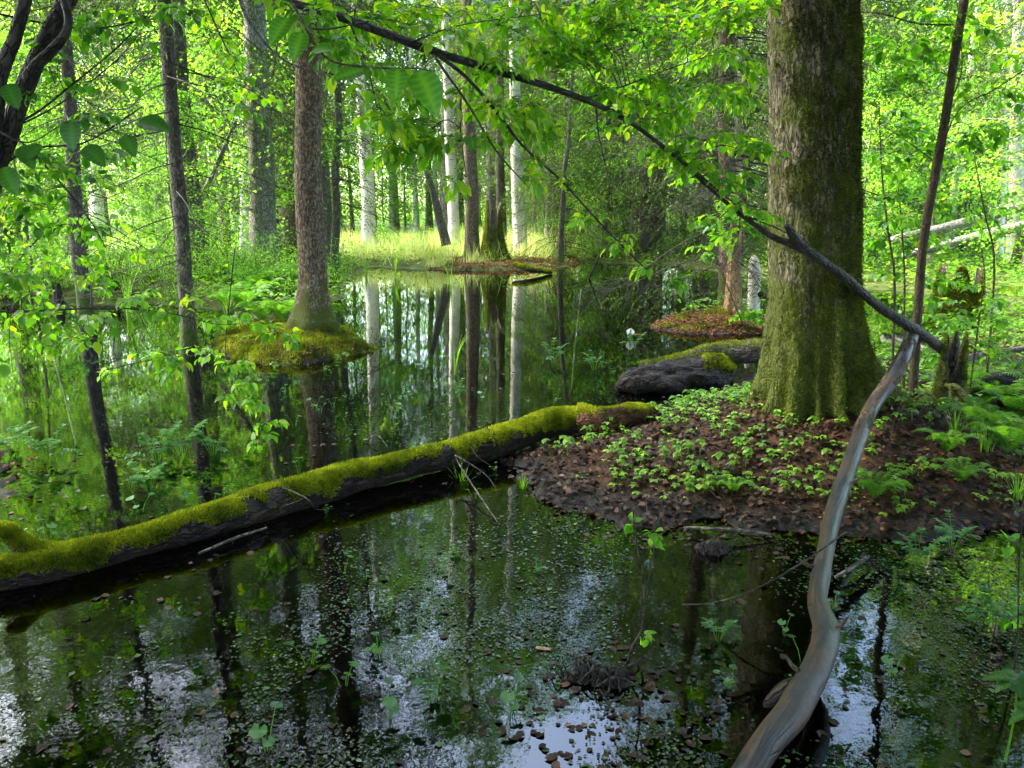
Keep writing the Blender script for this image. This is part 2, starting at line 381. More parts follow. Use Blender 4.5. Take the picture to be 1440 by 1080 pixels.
# ------------------------------------------------------------------ terrain
def gp(l, z=0.0): return np.array([G(a, b, z)[:2] for a, b in l])
LAND = [   # polygon, height inland, slope width
 (np.vstack([gp([(712, 640), (728, 672), (790, 705), (880, 730), (960, 742), (1060, 748), (1150, 745), (1300, 752), (1420, 742), (1600, 735)]),
             gp([(1500, 640), (1400, 592), (1340, 552), (1290, 512), (1180, 505), (1075, 520), (1010, 560), (900, 588), (800, 610)])]), .17, 1.05),   # bank of the big tree
 (np.array([G(x, y)[:2] for x, y in [(292, 490), (330, 507), (400, 514), (470, 509), (522, 494), (505, 476), (470, 462), (400, 455), (330, 462)]]), .15, .6),   # left islet
 (np.array([G(x, y)[:2] for x, y in [(912, 462), (960, 470), (1020, 472), (1075, 470), (1075, 446), (1010, 440), (940, 448)]]), .15, .6),    # right islet
 (np.array([(-60, 14.5), (-9, 13.9), (-6.4, 14.2), (-5.0, 13.2), (-3.9, 12.0), (-3.2, 12.6), (-3.3, 15), (-4.3, 20), (-4.4, 24.5), (-2.6, 23.0), (0, 22.6), (1.2, 23.2), (2.5, 26.5),
            (5, 25), (6.5, 20), (9, 14.5), (7.5, 12), (5.5, 10.2), (4.6, 8.3), (5.0, 7.4), (6.2, 6.7), (9, 6.4), (60, 5), (400, 40), (400, 700), (-400, 700), (-400, 40)]), .24, 1.8),   # wood floor all round
 (np.array([G(x, y)[:2] for x, y in [(-60, 720), (15, 710), (48, 690), (40, 650), (10, 635), (-60, 630)]]), .07, .4),    # mud patch at the left edge
 (np.array([(1.05, 1.9), (1.2, 2.6), (.95, 2.75), (.5, 2.62), (.28, 2.4), (.45, 2.25), (.8, 2.3)]), -.005, .3) if False else (np.array([G(x, y)[:2] for x, y in [(780, 935), (850, 960), (880, 985), (860, 1000), (800, 985)]]), .03, .2),
]
def sdist(poly, X, Y):
    d = np.full(X.shape, 1e9); ins = np.zeros(X.shape, bool); n = len(poly)
    for i in range(n):
        a, b = poly[i], poly[(i+1) % n]; e = b-a; L = e@e
        t = np.clip(((X-a[0])*e[0]+(Y-a[1])*e[1])/L, 0, 1)
        d = np.minimum(d, np.hypot(X-a[0]-t*e[0], Y-a[1]-t*e[1]))
        c = (a[1] > Y) != (b[1] > Y)
        ins ^= c & (X < (b[0]-a[0])*(Y-a[1])/((b[1]-a[1]) if b[1] != a[1] else 1e-9)+a[0])
    return np.where(ins, d, -d)
TREE = P(1146, 560, 5.15)[:2]
def height(X, Y):
    X = np.asarray(X, float); Y = np.asarray(Y, float)
    q = np.stack([X, Y, X*0], -1)
    n1 = fbm(q*1.7, 3); n2 = fbm(q*6.5+9, 3)
    h = np.full(X.shape, -9.)
    for poly, top, w in LAND:
        sd = sdist(poly, X, Y)+n1*(.12 if w > .7 else .22)+n2*.075
        v = np.where(sd > 0, top*(1-np.exp(-np.maximum(sd, 0)/w*2.2)), np.maximum(sd*.32, -.34))
        h = np.maximum(h, v)
    # wet hollows in the wood right of the big tree
    far = sstep(11, 14, Y)
    h = h + (h > 0)*(n2*.025+n1*.03)*np.where(far > .5, 1.5, 1)
    h = h + np.where(h < 0, n2*.03, 0)
    dt = np.hypot((X-TREE[0]-.1)/1.25, Y-TREE[1]-.05)
    h = h + .24*np.exp(-(dt/.75)**2)*(h > -.1)
    h = h - .22*np.exp(-(((X-5.6)/1.0)**2+((Y-7.6)/.9)**2))-.2*np.exp(-(((X-8.4)/1.6)**2+((Y-11.2)/1.1)**2))
    di = np.hypot(X+2.55, Y-9.75); h = h + .10*np.exp(-(di/.45)**2)
    h = h + sstep(45, 160, Y)*3.0
    return h
def H(x, y): return float(height(np.array([x]), np.array([y]))[0])
def axis(a, b, fine, lo, hi):
    v = list(np.arange(a, b, fine)); s = fine
    x = a; L = []
    while x > lo: s = s*1.07; x -= s; L.append(x)
    s = fine; x = v[-1]; Rr = []
    while x < hi: s = s*1.07; x += s; Rr.append(x)
    return np.array(L[::-1]+v+Rr)
xs = axis(-4.2, 4.8, .045, -420, 420); ys = axis(1.2, 11, .045, -60, 640)
XX, YY = np.meshgrid(xs, ys, indexing='ij'); ZZ = height(XX, YY)
mb = MB(); nx, ny = XX.shape
i, j = np.meshgrid(np.arange(nx-1), np.arange(ny-1), indexing='ij')
mb.add(np.stack([XX, YY, ZZ], -1).reshape(-1, 3), None, np.stack([i*ny+j, (i+1)*ny+j, (i+1)*ny+j+1, i*ny+j+1], -1).reshape(-1, 4))
tag(mb.build('ground', M['ground'], use_tc=False), kind='structure')
mb = MB(); mb.add([(-70, -40, 0), (70, -40, 0), (70, 60, 0), (-70, 60, 0)], None, [(0, 1, 2, 3)])
tag(mb.build('water', M['water'], use_tc=False), kind='structure')

rng = np.random.default_rng(7)
M['grass_sunlit'] = leaf_mat('sunlit_grass', [(0, (.22, .34, .06)), (.6, (.45, .52, .16)), (1, (.62, .62, .34))], (1.5, 1.5, 1.2), .4, .6, .25)  # sunlight on the clearing is painted into this very light green
M['weed'] = leaf_mat('floating_weed_leaf', [(0, (.014, .014, .009)), (.3, (.03, .04, .015)), (.6, (.045, .10, .025)), (.85, (.09, .18, .04)), (1, (.22, .28, .13))], (1.2, 1.2, 1.2), .2, .3, .5)

M['needle_litter'] = leaf_mat('rusty_needles', [(0, (.05, .02, .008)), (.5, (.17, .07, .024)), (1, (.32, .17, .07))], (1.3, 1.1, .8), .15, .7, .3)
# ------------------------------------------------------------------ vegetation builders
def rdir(n, zlo=-.4, zhi=.4):
    a = rng.uniform(0, 2*math.pi, n); z = rng.uniform(zlo, zhi, n); c = np.sqrt(1-z*z)
    return np.stack([np.cos(a)*c, np.sin(a)*c, z], -1)
def leaf_cloud(mb, C, rad, per, size, tpl=LEAF4, flat=.55, v0=.0, v1=1., droop=.35):
    """clusters of leaves round the points C"""
    C = np.asarray(C); n = len(C)*per
    c = np.repeat(C, per, 0); cv = np.repeat(rng.uniform(v0, v1, len(C)), per)
    off = rng.normal(0, 1, (n, 3))*np.repeat(np.broadcast_to(rad, (len(C),)), per)[:, None]*np.array([1, 1, flat])
    d = nrm(rdir(n, -.5, .3)-[0, 0, droop]); up = nrm(np.stack([rng.normal(0, .45, n), rng.normal(0, .45, n), np.ones(n)], -1))
    inst(mb, tpl, c+off, d, up, size*rng.uniform(.65, 1.25, n), np.clip(cv*.7+rng.uniform(-.1, .4, n), 0, 1))
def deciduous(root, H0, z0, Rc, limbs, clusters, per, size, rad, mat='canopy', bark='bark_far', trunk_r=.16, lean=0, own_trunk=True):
    """trunk, branches and crown under root, in root's local frame (root must sit at the origin)"""
    tr, br, cr = MB(), MB(), MB()
    k = 9; zz = np.linspace(-.15, H0, k)
    tp = np.stack([np.cumsum(rng.normal(0, .05, k))*H0/12+lean*zz, np.cumsum(rng.normal(0, .05, k))*H0/12, zz], -1); tp[0, :2] = 0; tp[1, :2] *= .3
    rr = trunk_r*(1-.85*(zz/H0).clip(0, 1)); rr[0] *= 1.35
    if own_trunk:
        tube(tr, tp, rr, 10, 30, bump=.12, bfreq=5); tr.build('trunk', M[bark], root)
    C = []
    for q in range(limbs):
        t = z0+(H0*.97-z0)*((q+.5)/limbs)**.9
        b = np.array([np.interp(t, zz, tp[:, a]) for a in range(3)])
        prof = math.sin(math.pi*min(.95, .18+.8*(t-z0)/(H0-z0)))**.7
        L = Rc*prof*rng.uniform(.7, 1.15); a = q*2.4+rng.uniform(-.4, .4)
        dr = np.array([math.cos(a), math.sin(a), rng.uniform(.15, .6)])
        e = b+dr*L; mid = b+dr*L*.5+[0, 0, L*.12]; e[2] -= L*.12
        pth = np.array([b, mid, e]); tube(br, pth, np.array([.28, .16, .05])*trunk_r*(.6+L/Rc*.4), 4, 6, cap=False)
        m = max(2, int(clusters/limbs)); 
        for w in range(m):
            u = rng.uniform(.25, 1.05); pb = b*(1-u)+e*u+[0, 0, L*.2*u*(1-u)]
            s = nrm(rdir(1, -.4, .5)[0])*L*.42*rng.uniform(.3, 1)
            C.append(pb+s)
            if w % 2 == 0: tube(br, [pb, pb+s*.5+[0, 0, .03], pb+s], np.array([.05, .035, .012])*trunk_r*2*.6, 3, cap=False)
    br.build('branches', M['bark_dark' if bark == 'bark_dark' else 'bark_far'], root, use_tc=False)
    leaf_cloud(cr, C, rad, per, size); cr.build('crown', M[mat], root, use_tc=False)
def spruce_boughs(root, H0, z0, Rc, step, per_whorl, twig_step, needle, dead_to=None, mat='needle', hang=.45, bare=.72):
    """drooping boughs with hanging needle sprays; below dead_to the boughs are bare and twiggy"""
    br, cr = MB(), MB(); pos = []; dd = []; uu = []; ss = []; vv = []
    z = z0
    while z < H0-.4:
        u = (z-z0)/(H0-z0)
        for q in range(per_whorl):
            a = rng.uniform(0, 2*math.pi); L = Rc*(1-u)**.75*rng.uniform(.6, 1.1)+.2
            dead = dead_to is not None and z < dead_to
            if dead: L *= rng.uniform(.5, 1)
            h = np.array([math.cos(a), math.sin(a), 0.]); zb = z+rng.uniform(-.2, .2)
            dr = .35 if not dead else .22
            pts = np.array([[0, 0, zb], h*L*.35+[0, 0, zb-.08*L], h*L*.7+[0, 0, zb-dr*L], h*L+[0, 0, zb-dr*1.1*L]])
            n = max(5, int(L/.25)); pp = resample(pts, n)
            tube(br, pp, np.linspace(.011, .003, n)*(.6+L*.25), 3, cap=False)
            side = np.array([-h[1], h[0], 0])
            s = .25*L
            while s < L:
                f = s/L; i0 = f*(n-1); p0 = pp[min(int(i0), n-2)]*(1-(i0-int(i0)))+pp[min(int(i0)+1, n-1)]*(i0-int(i0))
                for sg in (-1, 1):
                    tl = (.22+.34*math.sin(math.pi*min(1, f*.85+.12)))*rng.uniform(.5, 1.15)
                    d = nrm(side*sg*rng.uniform(.5, 1)+h*.5+[0, 0, -hang*rng.uniform(.3, 2.2)])
                    if dead:
                        if rng.random() < .55: tube(br, [p0, p0+d*tl*.6+[0, 0, .02], p0+d*tl*1.3+rng.normal(0, .05, 3)], [.004, .003, .0015], 3, cap=False)
                        if rng.random() < bare: continue
                    m = max(3, int(tl/.05)); f2 = np.linspace(.1, 1, m)[:, None]
                    q0 = p0+d*tl*f2+np.array([0, 0, -1])*(f2**2)*tl*.35
                    for s2 in (-1, 1):
                        pos.append(q0); dd.append(nrm(d[None]*.8+np.cross(d, UP)[None]*s2*.75+rng.normal(0, .25, (m, 3))+[0, 0, -.25]))
                        uu.append(nrm(UP+rng.normal(0, .5, (m, 3)))); ss.append(needle*rng.uniform(.6, 1.3, m)); vv.append(np.full(m, np.clip(rng.normal(.45, .25), 0, 1)))
                s += twig_step*rng.uniform(.7, 1.3)
        z += step*rng.uniform(.7, 1.3)
    br.build('branches', M['bark_dark'], root, use_tc=False)
    if pos:
        inst(cr, LEAF4, np.concatenate(pos), np.concatenate(dd), np.concatenate(uu), np.concatenate(ss), np.concatenate(vv), .42)
        cr.build('crown', M[mat], root, use_tc=False)
def simple_trunk(root, H0, r0, bark='bark_far', k=10, wob=.05, flare=1.5):
    m = MB(); zz = np.linspace(-.2, H0, k); p = np.stack([np.cumsum(rng.normal(0, wob, k)), np.cumsum(rng.normal(0, wob, k)), zz], -1)
    p[:, :2] -= p[1, :2]; p[0, :2] = 0
    rr = r0*(1-.8*(zz.clip(0)/H0)); rr[0] *= flare
    p = np.vstack([p[:1], p[1:]]); tube(m, p, rr, 12, 36, bump=.1, bfreq=6); return m.build('trunk', M[bark], root)

# --- templates; the first use moves the template itself, later uses copy it
class Kind:
    def __init__(s, build, name, cat):
        s.o = empty(name, (0, 0, 0), 'x', cat); build(s.o); s.used = False
    def put(s, loc, rz=0, sc=1, label='', group=None, szz=None):
        if not s.used:
            s.used = True; place(s.o, loc, rz, sc, label, szz)
            if group: s.o['group'] = group
            return s.o
        return copy_tree(s.o, loc, rz, sc, label, group, szz)

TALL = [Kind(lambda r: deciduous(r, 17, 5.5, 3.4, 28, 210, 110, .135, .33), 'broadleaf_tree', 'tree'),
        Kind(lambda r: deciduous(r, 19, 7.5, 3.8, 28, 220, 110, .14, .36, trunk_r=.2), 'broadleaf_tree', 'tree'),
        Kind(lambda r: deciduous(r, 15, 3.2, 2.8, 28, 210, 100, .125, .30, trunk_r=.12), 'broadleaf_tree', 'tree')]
PALE = [Kind(lambda r: deciduous(r, 17, 7, 2.6, 22, 130, 70, .11, .38, bark='birch', trunk_r=.15), 'birch_tree', 'tree')]
YOUNG = [Kind(lambda r: deciduous(r, 6.5, .7, 1.9, 24, 120, 62, .085, .24, mat='leaf_far', trunk_r=.045), 'young_tree', 'tree'),
         Kind(lambda r: deciduous(r, 4.2, .5, 1.4, 20, 90, 60, .07, .2, mat='leaf_far', trunk_r=.03), 'young_tree', 'tree')]
def bush(r, h=1.3, rad=.9, n=26, per=60, size=.06):
    st, cr = MB(), MB(); C = []
    for q in range(n):
        a = rng.uniform(0, 6.28); d = np.array([math.cos(a), math.sin(a), 0])*rng.uniform(.1, 1)*rad; e = d+[0, 0, h*rng.uniform(.35, 1)]
        tube(st, [d*.1+[0, 0, -.05], d*.5+[0, 0, e[2]*.6], e], [.012, .009, .003], 3, cap=False); C.append(e)
        C.append(d*.7+[0, 0, e[2]*.5])
    st.build('stems', M['bark_sapling'], r, use_tc=False)
    leaf_cloud(cr, C, .17, per//2, size); cr.build('foliage', M['leaf_far'], r, use_tc=False)
BUSH = [Kind(lambda r: bush(r), 'shrub', 'shrub'), Kind(lambda r: bush(r, .8, .8, 24, 60, .055), 'shrub', 'shrub')]
def spruce(r, *a, tr=.17, **k):
    simple_trunk(r, a[0], tr, 'bark_spruce'); spruce_boughs(r, *a, **k)
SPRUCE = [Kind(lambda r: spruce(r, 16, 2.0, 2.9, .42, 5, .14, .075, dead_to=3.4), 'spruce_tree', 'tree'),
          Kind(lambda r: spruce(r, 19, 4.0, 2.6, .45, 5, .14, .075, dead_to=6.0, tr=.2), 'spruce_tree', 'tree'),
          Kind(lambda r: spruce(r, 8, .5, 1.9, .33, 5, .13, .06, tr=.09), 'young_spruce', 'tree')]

# ------------------------------------------------------------------ trees one can point to
def mtree(name, label, base_px, base_y, Y, top_px, w_px, bark, H0=15, kind=None, flare=1.5, crown_z=0, ksc=1, wob=.02, bumpv=.1, group=None, z=None, cat='tree', nseg=20):
    """a trunk standing at a measured place, leaning as measured, with a crown copied from a kind"""
    b = P(base_px, base_y, Y); zb = H(b[0], b[1]) if z is None else z; b[2] = zb
    t = P(top_px, 0, Y); d = (t-b)/(t[2]-b[2]); depth = Y*math.cos(PITCH)
    r0 = .5*w_px/F_PX*depth
    root = empty(name, b, label, cat, group)
    zz = np.linspace(-.35, H0, 16); p = b+d[None]*zz[:, None]+np.stack([np.cumsum(rng.normal(0, wob, 16)), np.cumsum(rng.normal(0, wob, 16)), zz*0], -1)
    p[:2] = b+d*zz[:2, None]
    p = np.vstack([b-[0, 0, .35], b+d*.02, b+d*.12, b+d*.35, p[1:]])
    hh = np.concatenate([[-.35, .02, .12, .35], zz[1:]]); o = np.argsort(hh); p = p[o]; hh = hh[o]
    rr = r0*(1.04-.8*(hh.clip(0)/H0))*(1+(flare-1)*np.exp(-hh.clip(0)/.22))
    def shp(u, th):
        f = np.exp(-u*H0/.30); return 1+f*(flare-1)*.5*np.cos(th*5+base_px)+f*.15*np.cos(th*3)
    m = MB(); tube(m, p, rr, nseg, 110, bump=bumpv, bfreq=9 if nseg < 30 else 12, seed=base_px % 13, shape=shp)
    m.build('trunk', M[bark], root)
    if kind is not None:
        for ch in kind.o.children:
            if ch.name.split('.')[0] == 'trunk': continue
            c = ch.copy(); scene.collection.objects.link(c); c.parent = root; c.location = (d[0]*crown_z, d[1]*crown_z, crown_z); c.scale = (ksc, ksc, ksc)
            c.rotation_euler = (math.atan2(-d[1], 1)*.9, math.atan2(d[0], 1)*.9, rng.uniform(0, 6.28))
    return root, p, rr

BARE = Kind(lambda r: spruce_boughs(r, 15, 1.2, 1.9, .5, 3, .2, .07, dead_to=5.0), 'spruce_tree', 'tree')
mtree('spruce_tree', 'slim straight grey-green trunk standing in the pond left of the islet', 265, 478, 9.6, 236, 21, 'bark_spruce', 14, BARE, 1.35)
mtree('spruce_tree', 'dark mossy trunk at the pond edge behind two white bog flowers', 118, 430, 12.6, 88, 20, 'bark_spruce', 14, BARE, 1.5)
mtree('alder_tree', 'thick pale grey lichen-covered trunk rising above the bright ferns', 372, 386, 17.5, 356, 37, 'bark_lichen', 17, TALL[1], 1.35)
mtree('spruce_tree', 'brownish smooth trunk just behind the grey lichen trunk', 404, 356, 24, 396, 27, 'bark_red', 17, SPRUCE[1], 1.25)
mtree('spruce_tree', 'reddish brown scaly trunk on the small mossy islet', 441, 462, 9.75, 436, 39, 'bark_red', 16, SPRUCE[1], 1.75, nseg=36)
mtree('spruce_tree', 'thin dim trunk close behind the reddish trunk on the islet', 470, 385, 19, 470, 12, 'bark_spruce', 14, SPRUCE[0], 1.2)
mtree('aspen_tree', 'white leaning trunk at the left side of the sunlit clearing', 519, 330, 31, 498, 20, 'birch', 16, PALE[0], 1.2)
mtree('birch_tree', 'narrow white trunk half hidden by the grey lichen trunk', 343, 345, 27, 340, 13, 'birch', 16, PALE[0], 1.2)
mtree('birch_tree', 'white trunk far back at the left above the undergrowth', 136, 310, 33, 124, 17, 'birch', 16, PALE[0], 1.2)
mtree('birch_tree', 'thin pale trunk touching the far left white trunk', 127, 308, 34, 117, 9, 'birch', 16, PALE[0], 1.2)
mtree('spruce_tree', 'brown straight trunk beside the mossy stump on the far bank', 664, 352, 25, 657, 20, 'bark_red', 17, SPRUCE[1], 1.5)
mtree('birch_tree', 'white trunk just left of the brown trunk by the mossy stump', 639, 335, 28, 628, 16, 'birch', 16, PALE[0], 1.2)
mtree('birch_tree', 'white trunk with black marks right of the mossy stump', 732, 330, 27, 721, 19, 'birch', 16, PALE[0], 1.2)
mtree('spruce_tree', 'dim trunk between the mossy stump and the marked birch', 706, 335, 29, 700, 14, 'bark_spruce', 17, SPRUCE[0], 1.2)
TWIGGY = Kind(lambda r: spruce_boughs(r, 15, .8, 3.1, .26, 5, .10, .055, dead_to=4.2, bare=.60), 'spruce_tree', 'tree')
mtree('spruce_tree', 'brown flaking trunk on the right islet with many bare twigs', 1024, 440, 12.6, 1021, 25, 'bark_red', 16, TWIGGY, 1.5)
mtree('birch_tree', 'white trunk at the right edge crossed by leaves', 1425, 372, 22, 1432, 19, 'birch', 16, PALE[0], 1.3)
mtree('birch_tree', 'pale trunk beside the right edge, thinner than its neighbour', 1405, 360, 25, 1410, 12, 'birch', 16, PALE[0], 1.2)
mtree('aspen_tree', 'slanting pale trunk between the sapling and the white right edge trunks', 1340, 300, 30, 1378, 13, 'birch', 14, PALE[0], 1.2)
mtree('spruce_tree', 'thin grey trunk between birch and hanging twigs mid pond', 780, 335, 30, 776, 10, 'bark_spruce', 16, SPRUCE[0], 1.2)
mtree('spruce_tree', 'dim slender trunk left of the big mossy tree above the islet', 906, 345, 27, 905, 12, 'bark_spruce', 16, TWIGGY, 1.2, ksc=1.4)
mtree('alder_tree', 'grey trunk left of the slim trunk in the pond', 228, 330, 26, 208, 13, 'bark_lichen', 15, TALL[2], 1.2)
mtree('alder_tree', 'pale slim trunk high above the ferns behind the slim pond trunk', 287, 330, 34, 276, 12, 'bark_lichen', 16, PALE[0], 1.2)
mtree('alder_tree', 'grey trunk left of the two far white trunks', 72, 320, 28, 58, 14, 'bark_lichen', 15, TALL[2], 1.2)
mtree('spruce_tree', 'dark trunk at the left edge of the far undergrowth', 48, 330, 24, 28, 15, 'bark_spruce', 15, SPRUCE[1], 1.2)
mtree('spruce_tree', 'brown trunk seen between lichen trunk and slim pond trunk', 316, 330, 30, 306, 13, 'bark_red', 16, PALE[0], 1.2)

# ------------------------------------------------------------------ the wood behind and around
LANDMARK = [(60, 'left edge'), (130, 'far left white trunks'), (262, 'slim pond trunk'), (370, 'grey lichen trunk'), (440, 'reddish islet trunk'), (515, 'leaning aspen'), (600, 'sunlit clearing'),
            (690, 'mossy stump'), (730, 'marked birch'), (850, 'hanging twigs'), (1025, 'right islet trunk'), (1145, 'big mossy tree'), (1330, 'upright brown sapling'), (1425, 'right edge white trunks')]
WORDS = ['first', 'second', 'third', 'fourth', 'fifth', 'sixth', 'seventh', 'eighth', 'ninth', 'tenth', 'eleventh', 'twelfth', 'thirteenth', 'fourteenth', 'fifteenth', 'sixteenth', 'seventeenth', 'eighteenth', 'nineteenth', 'twentieth']
def ordw(n):
    tens = ['', '', 'twenty', 'thirty', 'forty', 'fifty', 'sixty', 'seventy', 'eighty', 'ninety']
    return WORDS[n] if n < 20 else tens[(n+1)//10]+('-'+WORDS[(n+1) % 10-1] if (n+1) % 10 else 'th').replace('-th', 'th')
def scatter(n, x0, x1, y0, y1, dmin, ok, taken, seed):
    r = np.random.default_rng(seed); out = []; k = 0
    while len(out) < n and k < n*60:
        k += 1; x = r.uniform(x0, x1); y = r.uniform(y0, y1)
        if not ok(x, y) or any((x-a)**2+(y-b)**2 < dmin**2 for a, b in taken): continue
        taken.append((x, y)); out.append((x, y))
    return out
def put_group(kinds, pts, desc, group, sc=(.85, 1.15)):
    info = []
    for x, y in pts:
        px, _ = proj((x, y, 1.5)) if y > 2 else (-999 if x < 0 else 2500, 0)
        info.append((px, x, y))
    info.sort(); cnt = {}
    for q, (px, x, y) in enumerate(info):
        inside = -20 < px < 1460 and y > 2
        if inside:
            lm = min(LANDMARK, key=lambda l: abs(l[0]-px))[1]; cnt[lm] = cnt.get(lm, 0)+1
            lab = '%s behind the %s, %s from left' % (desc, lm, ordw(cnt[lm]-1))
        else:
            side = 'behind the camera' if y < 1 else ('past the left frame edge' if x < 0 else 'past the right frame edge')
            cnt[side] = cnt.get(side, 0)+1; lab = '%s %s, %s from left' % (desc.split(' in ')[0], side, ordw(cnt[side]-1))
        kinds[q % len(kinds)].put((x, y, H(x, y)-.03), rng.uniform(0, 6.28), rng.uniform(*sc), lab, group)
VEILS = [(383, 424, 24), (105, 160, 33), (1365, 1460, 25), (328, 354, 27), (495, 532, 31), (150, 215, 26), (716, 742, 27), (626, 672, 28), (345, 385, 17.5)]
def at_cone(x, y, m=0):                              # inside the view, but not hiding a trunk the photo shows
    if y <= 0 or abs(x) >= y*.69+m: return False
    px = proj((x, y, 1.5))[0]; return not any(a < px < b and y < Y for a, b, Y in VEILS)
def in_view(x, y, m=0): return y > 0 and abs(x) < y*.69+m
land = lambda x, y: H(x, y) > .03
def clearing(x, y):
    if ((x+3.5)/5)**2+((y-31)/6.5)**2 < 1: return True
    dx, dy = x+3.5, y-30; u = -dx*.95+dy*.31; v = dx*.31+dy*.95
    return 0 < u < 24 and abs(v) < 6
def gap(x, y):                                       # directions in which the wood is open to the sky
    a = math.degrees(math.atan2(x, y)); return np.hypot(x, y) < 48 and (-12.5 < a < -5 or -23.5 < a < -20.5 or 18 < a < 34)
taken = []
# tall trees beyond the pond
put_group([SPRUCE[0], SPRUCE[2]], scatter(9, .3, 8, 24.5, 33, 1.7, lambda x, y: land(x, y) and 2 < math.degrees(math.atan2(x, y)) < 16, taken, 14), 'low-boughed spruce', 'spruces on the far bank right of the stump', (.9, 1.2))
put_group(SPRUCE[:2], scatter(6, -14, -4.5, 14.5, 25, 2.2, lambda x, y: land(x, y) and at_cone(x, y, 0), taken, 12), 'left bank spruce', 'tall spruces on the left bank', (1.0, 1.3))
put_group(SPRUCE[:2], scatter(7, 6, 15, 13, 24, 2.2, lambda x, y: land(x, y) and at_cone(x, y, 0) and not 22 < math.degrees(math.atan2(x, y)) < 31, taken, 13), 'right bank spruce', 'tall spruces on the right bank', (1.0, 1.3))
put_group(TALL, scatter(40, -32, 32, 27, 62, 2.6, lambda x, y: land(x, y) and at_cone(x, y, 4) and not clearing(x, y) and not gap(x, y), taken, 1), 'tall broadleaf tree', 'broadleaf trees of the wood beyond the pond', (1.15, 1.55))
put_group(SPRUCE[:2], scatter(34, -30, 32, 24, 60, 2.6, lambda x, y: land(x, y) and at_cone(x, y, 4) and not clearing(x, y) and not gap(x, y), taken, 2), 'tall spruce', 'spruces of the wood beyond the pond', (1.1, 1.5))
put_group(SPRUCE[2:], scatter(16, -26, 30, 19, 48, 2.2, lambda x, y: land(x, y) and at_cone(x, y, 2) and not clearing(x, y) and not (-4 < x < 2 and y < 32), taken, 3), 'young spruce', 'young spruces of the wood beyond the pond', (.7, 1.15))
put_group(PALE, scatter(12, -26, 30, 30, 58, 2.5, lambda x, y: land(x, y) and at_cone(x, y, 2) and not clearing(x, y), taken, 4), 'pale birch', 'birches of the wood beyond the pond')
put_group(YOUNG, scatter(70, -26, 28, 18, 50, 1.5, lambda x, y: land(x, y) and at_cone(x, y, 2) and not clearing(x, y), taken, 5), 'young leafy tree', 'young broadleaf trees of the wood', (.9, 1.8))
# nearer broadleaf trees at both sides of the pond
put_group(YOUNG, scatter(8, -12, -6, 12, 19, 1.4, lambda x, y: land(x, y) and at_cone(x, y, 1), taken, 6), 'left bank young tree', 'young trees on the left bank', (.6, .9))
put_group(YOUNG, scatter(8, 6.0, 14, 11, 20, 1.6, lambda x, y: land(x, y) and at_cone(x, y, 1) and not 25 < math.degrees(math.atan2(x, y)) < 30, taken, 8), 'right bank young tree', 'young trees on the right bank', (.6, .9))
put_group(BUSH, scatter(16, -9.5, -3.9, 12.2, 16.5, .6, lambda x, y: land(x, y) and in_view(x, y, 0), [], 15), 'left shore shrub', 'shrubs along the left shore', (.5, .95))
put_group(BUSH, scatter(60, -16, 18, 13, 40, .9, lambda x, y: land(x, y) and at_cone(x, y, 1) and not (-3.5 < x < 2 and y < 27), [], 9), 'leafy shrub', 'shrubs of the undergrowth', (.6, 1.2))
# unseen trees added round the camera to block light and darken the foreground
put_group(TALL, scatter(48, -13, 13, -10, 17, 1.9, lambda x, y: not in_view(x, y, 1.0) and np.hypot(x, y) > 2.2 and not (-12 < x < -2 and abs(y-(5.2-.33*(x+0))) < 2.6), taken, 10), 'unseen shade-casting tree', 'unseen trees added for shade round the photographer', (.95, 1.3))
put_group(SPRUCE[:2], scatter(9, -15, 15, -12, 20, 2.8, lambda x, y: not in_view(x, y, 1.2) and np.hypot(x, y) > 3 and not (-12 < x < -2 and abs(y-(5.2-.33*(x+0))) < 2.4), taken, 11), 'unseen shade-casting spruce', 'unseen spruces added for shade round the photographer', (.9, 1.2))

# far-off wood that reads as one mass
mb = MB(); n = 260000
a = rng.uniform(-1.0, 1.0, n); d = rng.uniform(62, 90, n); zz = 30*rng.beta(1.0, 1.3, n)
X = np.sin(a)*d; Y = np.cos(a)*d
q = np.stack([X*.25, Y*.25, zz*.3], -1); keep = fbm(q, 3) > -.30
X, Y, zz = X[keep], Y[keep], zz[keep]; m = len(X)
inst(mb, LEAF4, np.stack([X, Y, zz+.3], -1), rdir(m, -.7, .3), nrm(np.stack([rng.normal(0, .6, m), rng.normal(0, .6, m), np.ones(m)], -1)), rng.uniform(.25, .5, m), np.clip(fbm(np.stack([X, Y, zz], -1)*.5, 2)+.5+rng.normal(0, .12, m), 0, 1))
tag(mb.build('distant_wood', M['leaf_far'], use_tc=False), 'far green wood closing the view behind the trunks', 'distant wood', kind='stuff')
